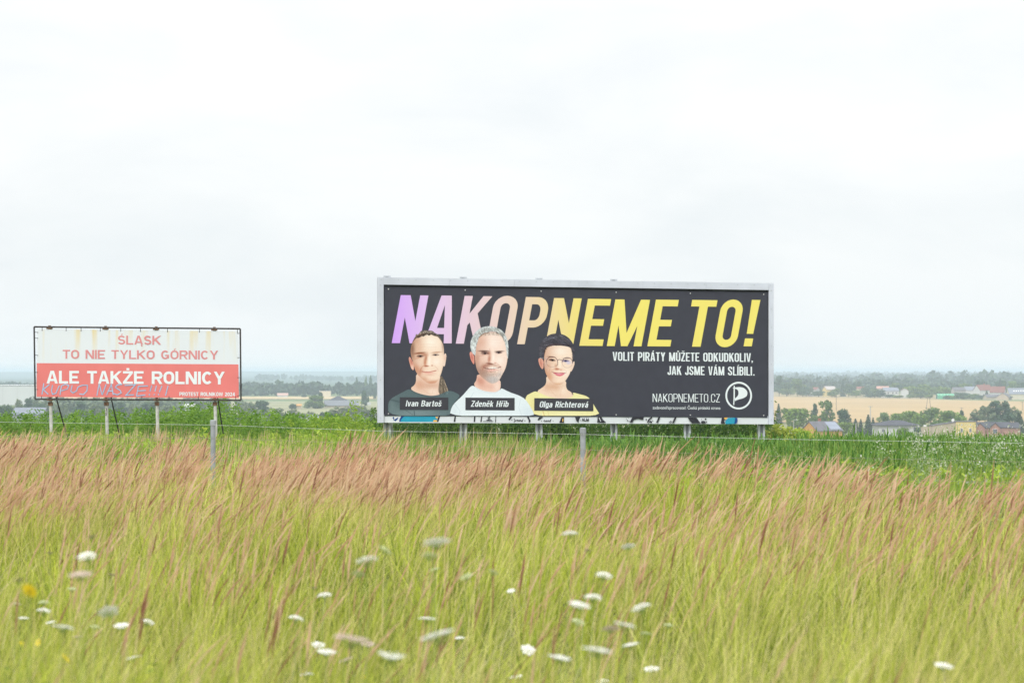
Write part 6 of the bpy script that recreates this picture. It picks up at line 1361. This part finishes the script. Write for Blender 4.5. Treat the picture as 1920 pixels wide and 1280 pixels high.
m = MB(); m.box((-20, 15, hh_/2-.5), (82, 30, hh_+1)); m.build('wall', hm('pale_cladding', (.55, .56, .56), var=.03, scale=.15), wh)
m = MB(); m.box((-20, 15, hh_+.55), (82.4, 30.4, .25)); m.build('parapet', frame_w, wh)
m = MB()
for k in range(9): m.box((-56+k*9.3, -.05, hh_/2), (.25, .1, hh_))
m.build('cladding_joints', hm('joint_grey', (.5, .5, .5)), wh)

# poles
pole_m = mat('pole_wood', (.20, .18, .16), .9); pole_c = mat('pole_concrete', (.42, .41, .39), .9)
def pole(px, yt, d, name, label, cat, rad=.14, arms=True, m_=pole_m, group='electricity poles in the valley', legs=0):
    c = at(px, yt, d); g0 = float(gz(c.x, c.y)); root = thing(name, (c.x, c.y, g0-.1), label, cat, group); h = c.z-g0; m = MB()
    for s_ in ((-legs, legs) if legs else (0,)): m.tube([(s_*1.2, 0, 0), (s_*.4, 0, h)], [rad*1.2, rad*.8], 8)
    m.build('mast', m_, root)
    if arms:
        m = MB(); m.bar((-.9, 0, h-.4), (.9, 0, h-.4), .14, .12)
        for k in (-.8, 0, .8): m.tube([(k, 0, h-.35), (k, 0, h-.05)], .06, 6)
        m.build('crossarm', m_, root)
pole(1632, 760, 1000, 'utility_pole', 'tall grey pole with a crossarm above the dark conifers', 'pole', .22, m_=pole_c)
pole(1568, 743, 1300, 'utility_pole', 'thin pole standing in the wheat right of the ragged tree', 'pole', .16)
pole(1741, 744, 1350, 'utility_pole', 'twin legged pole in the wheat above the grove', 'pole', .15, legs=1.1)
pole(1803, 763, 1200, 'utility_pole', 'thin pole in the wheat above the tan wing', 'pole', .15)
pole(1917, 752, 1300, 'utility_pole', 'thin pole by the right edge of the view', 'pole', .15)
pole(1605, 792, 815, 'utility_pole', 'pale wooden pole between the two close conifers', 'pole', .14, arms=False, m_=pole_c)
c = at(1488, 787, 790); g0 = float(gz(c.x, c.y)); sl = thing('street_lamp', (c.x, c.y, g0), 'pale street lamp in front of the big rounded tree', 'lamp'); h = c.z-g0
m = MB(); m.tube([(0, 0, -.2), (0, 0, h-.3), (.15, 0, h), (.7, 0, h+.1)], [.11, .09, .07, .06], 8); m.build('mast', pole_c, sl); m = MB(); m.box((.95, 0, h+.1), (.7, .25, .14)); m.build('lamp_head', frame_w, sl)

# ------------------------------------------------------------------ the air
hzm = bpy.data.materials.new('haze_air'); hzm.use_nodes = True; t = hzm.node_tree; t.nodes.clear()
ov = t.nodes.new('ShaderNodeOutputMaterial'); pv = t.nodes.new('ShaderNodeVolumePrincipled'); pv.inputs['Color'].default_value = (.69, .82, .94, 1); pv.inputs['Density'].default_value = HAZE_D; pv.inputs['Anisotropy'].default_value = 0.0
t.links.new(pv.outputs[0], ov.inputs['Volume'])
m = MB(); zlo = float(Z.min())-1.5; m.box((0, 7800, (zlo+14)/2), (17000, 17200, 14-zlo)); hz_o = m.build('haze', hzm); tag(hz_o, 'pale blue haze filling the valley', 'haze', kind='stuff')
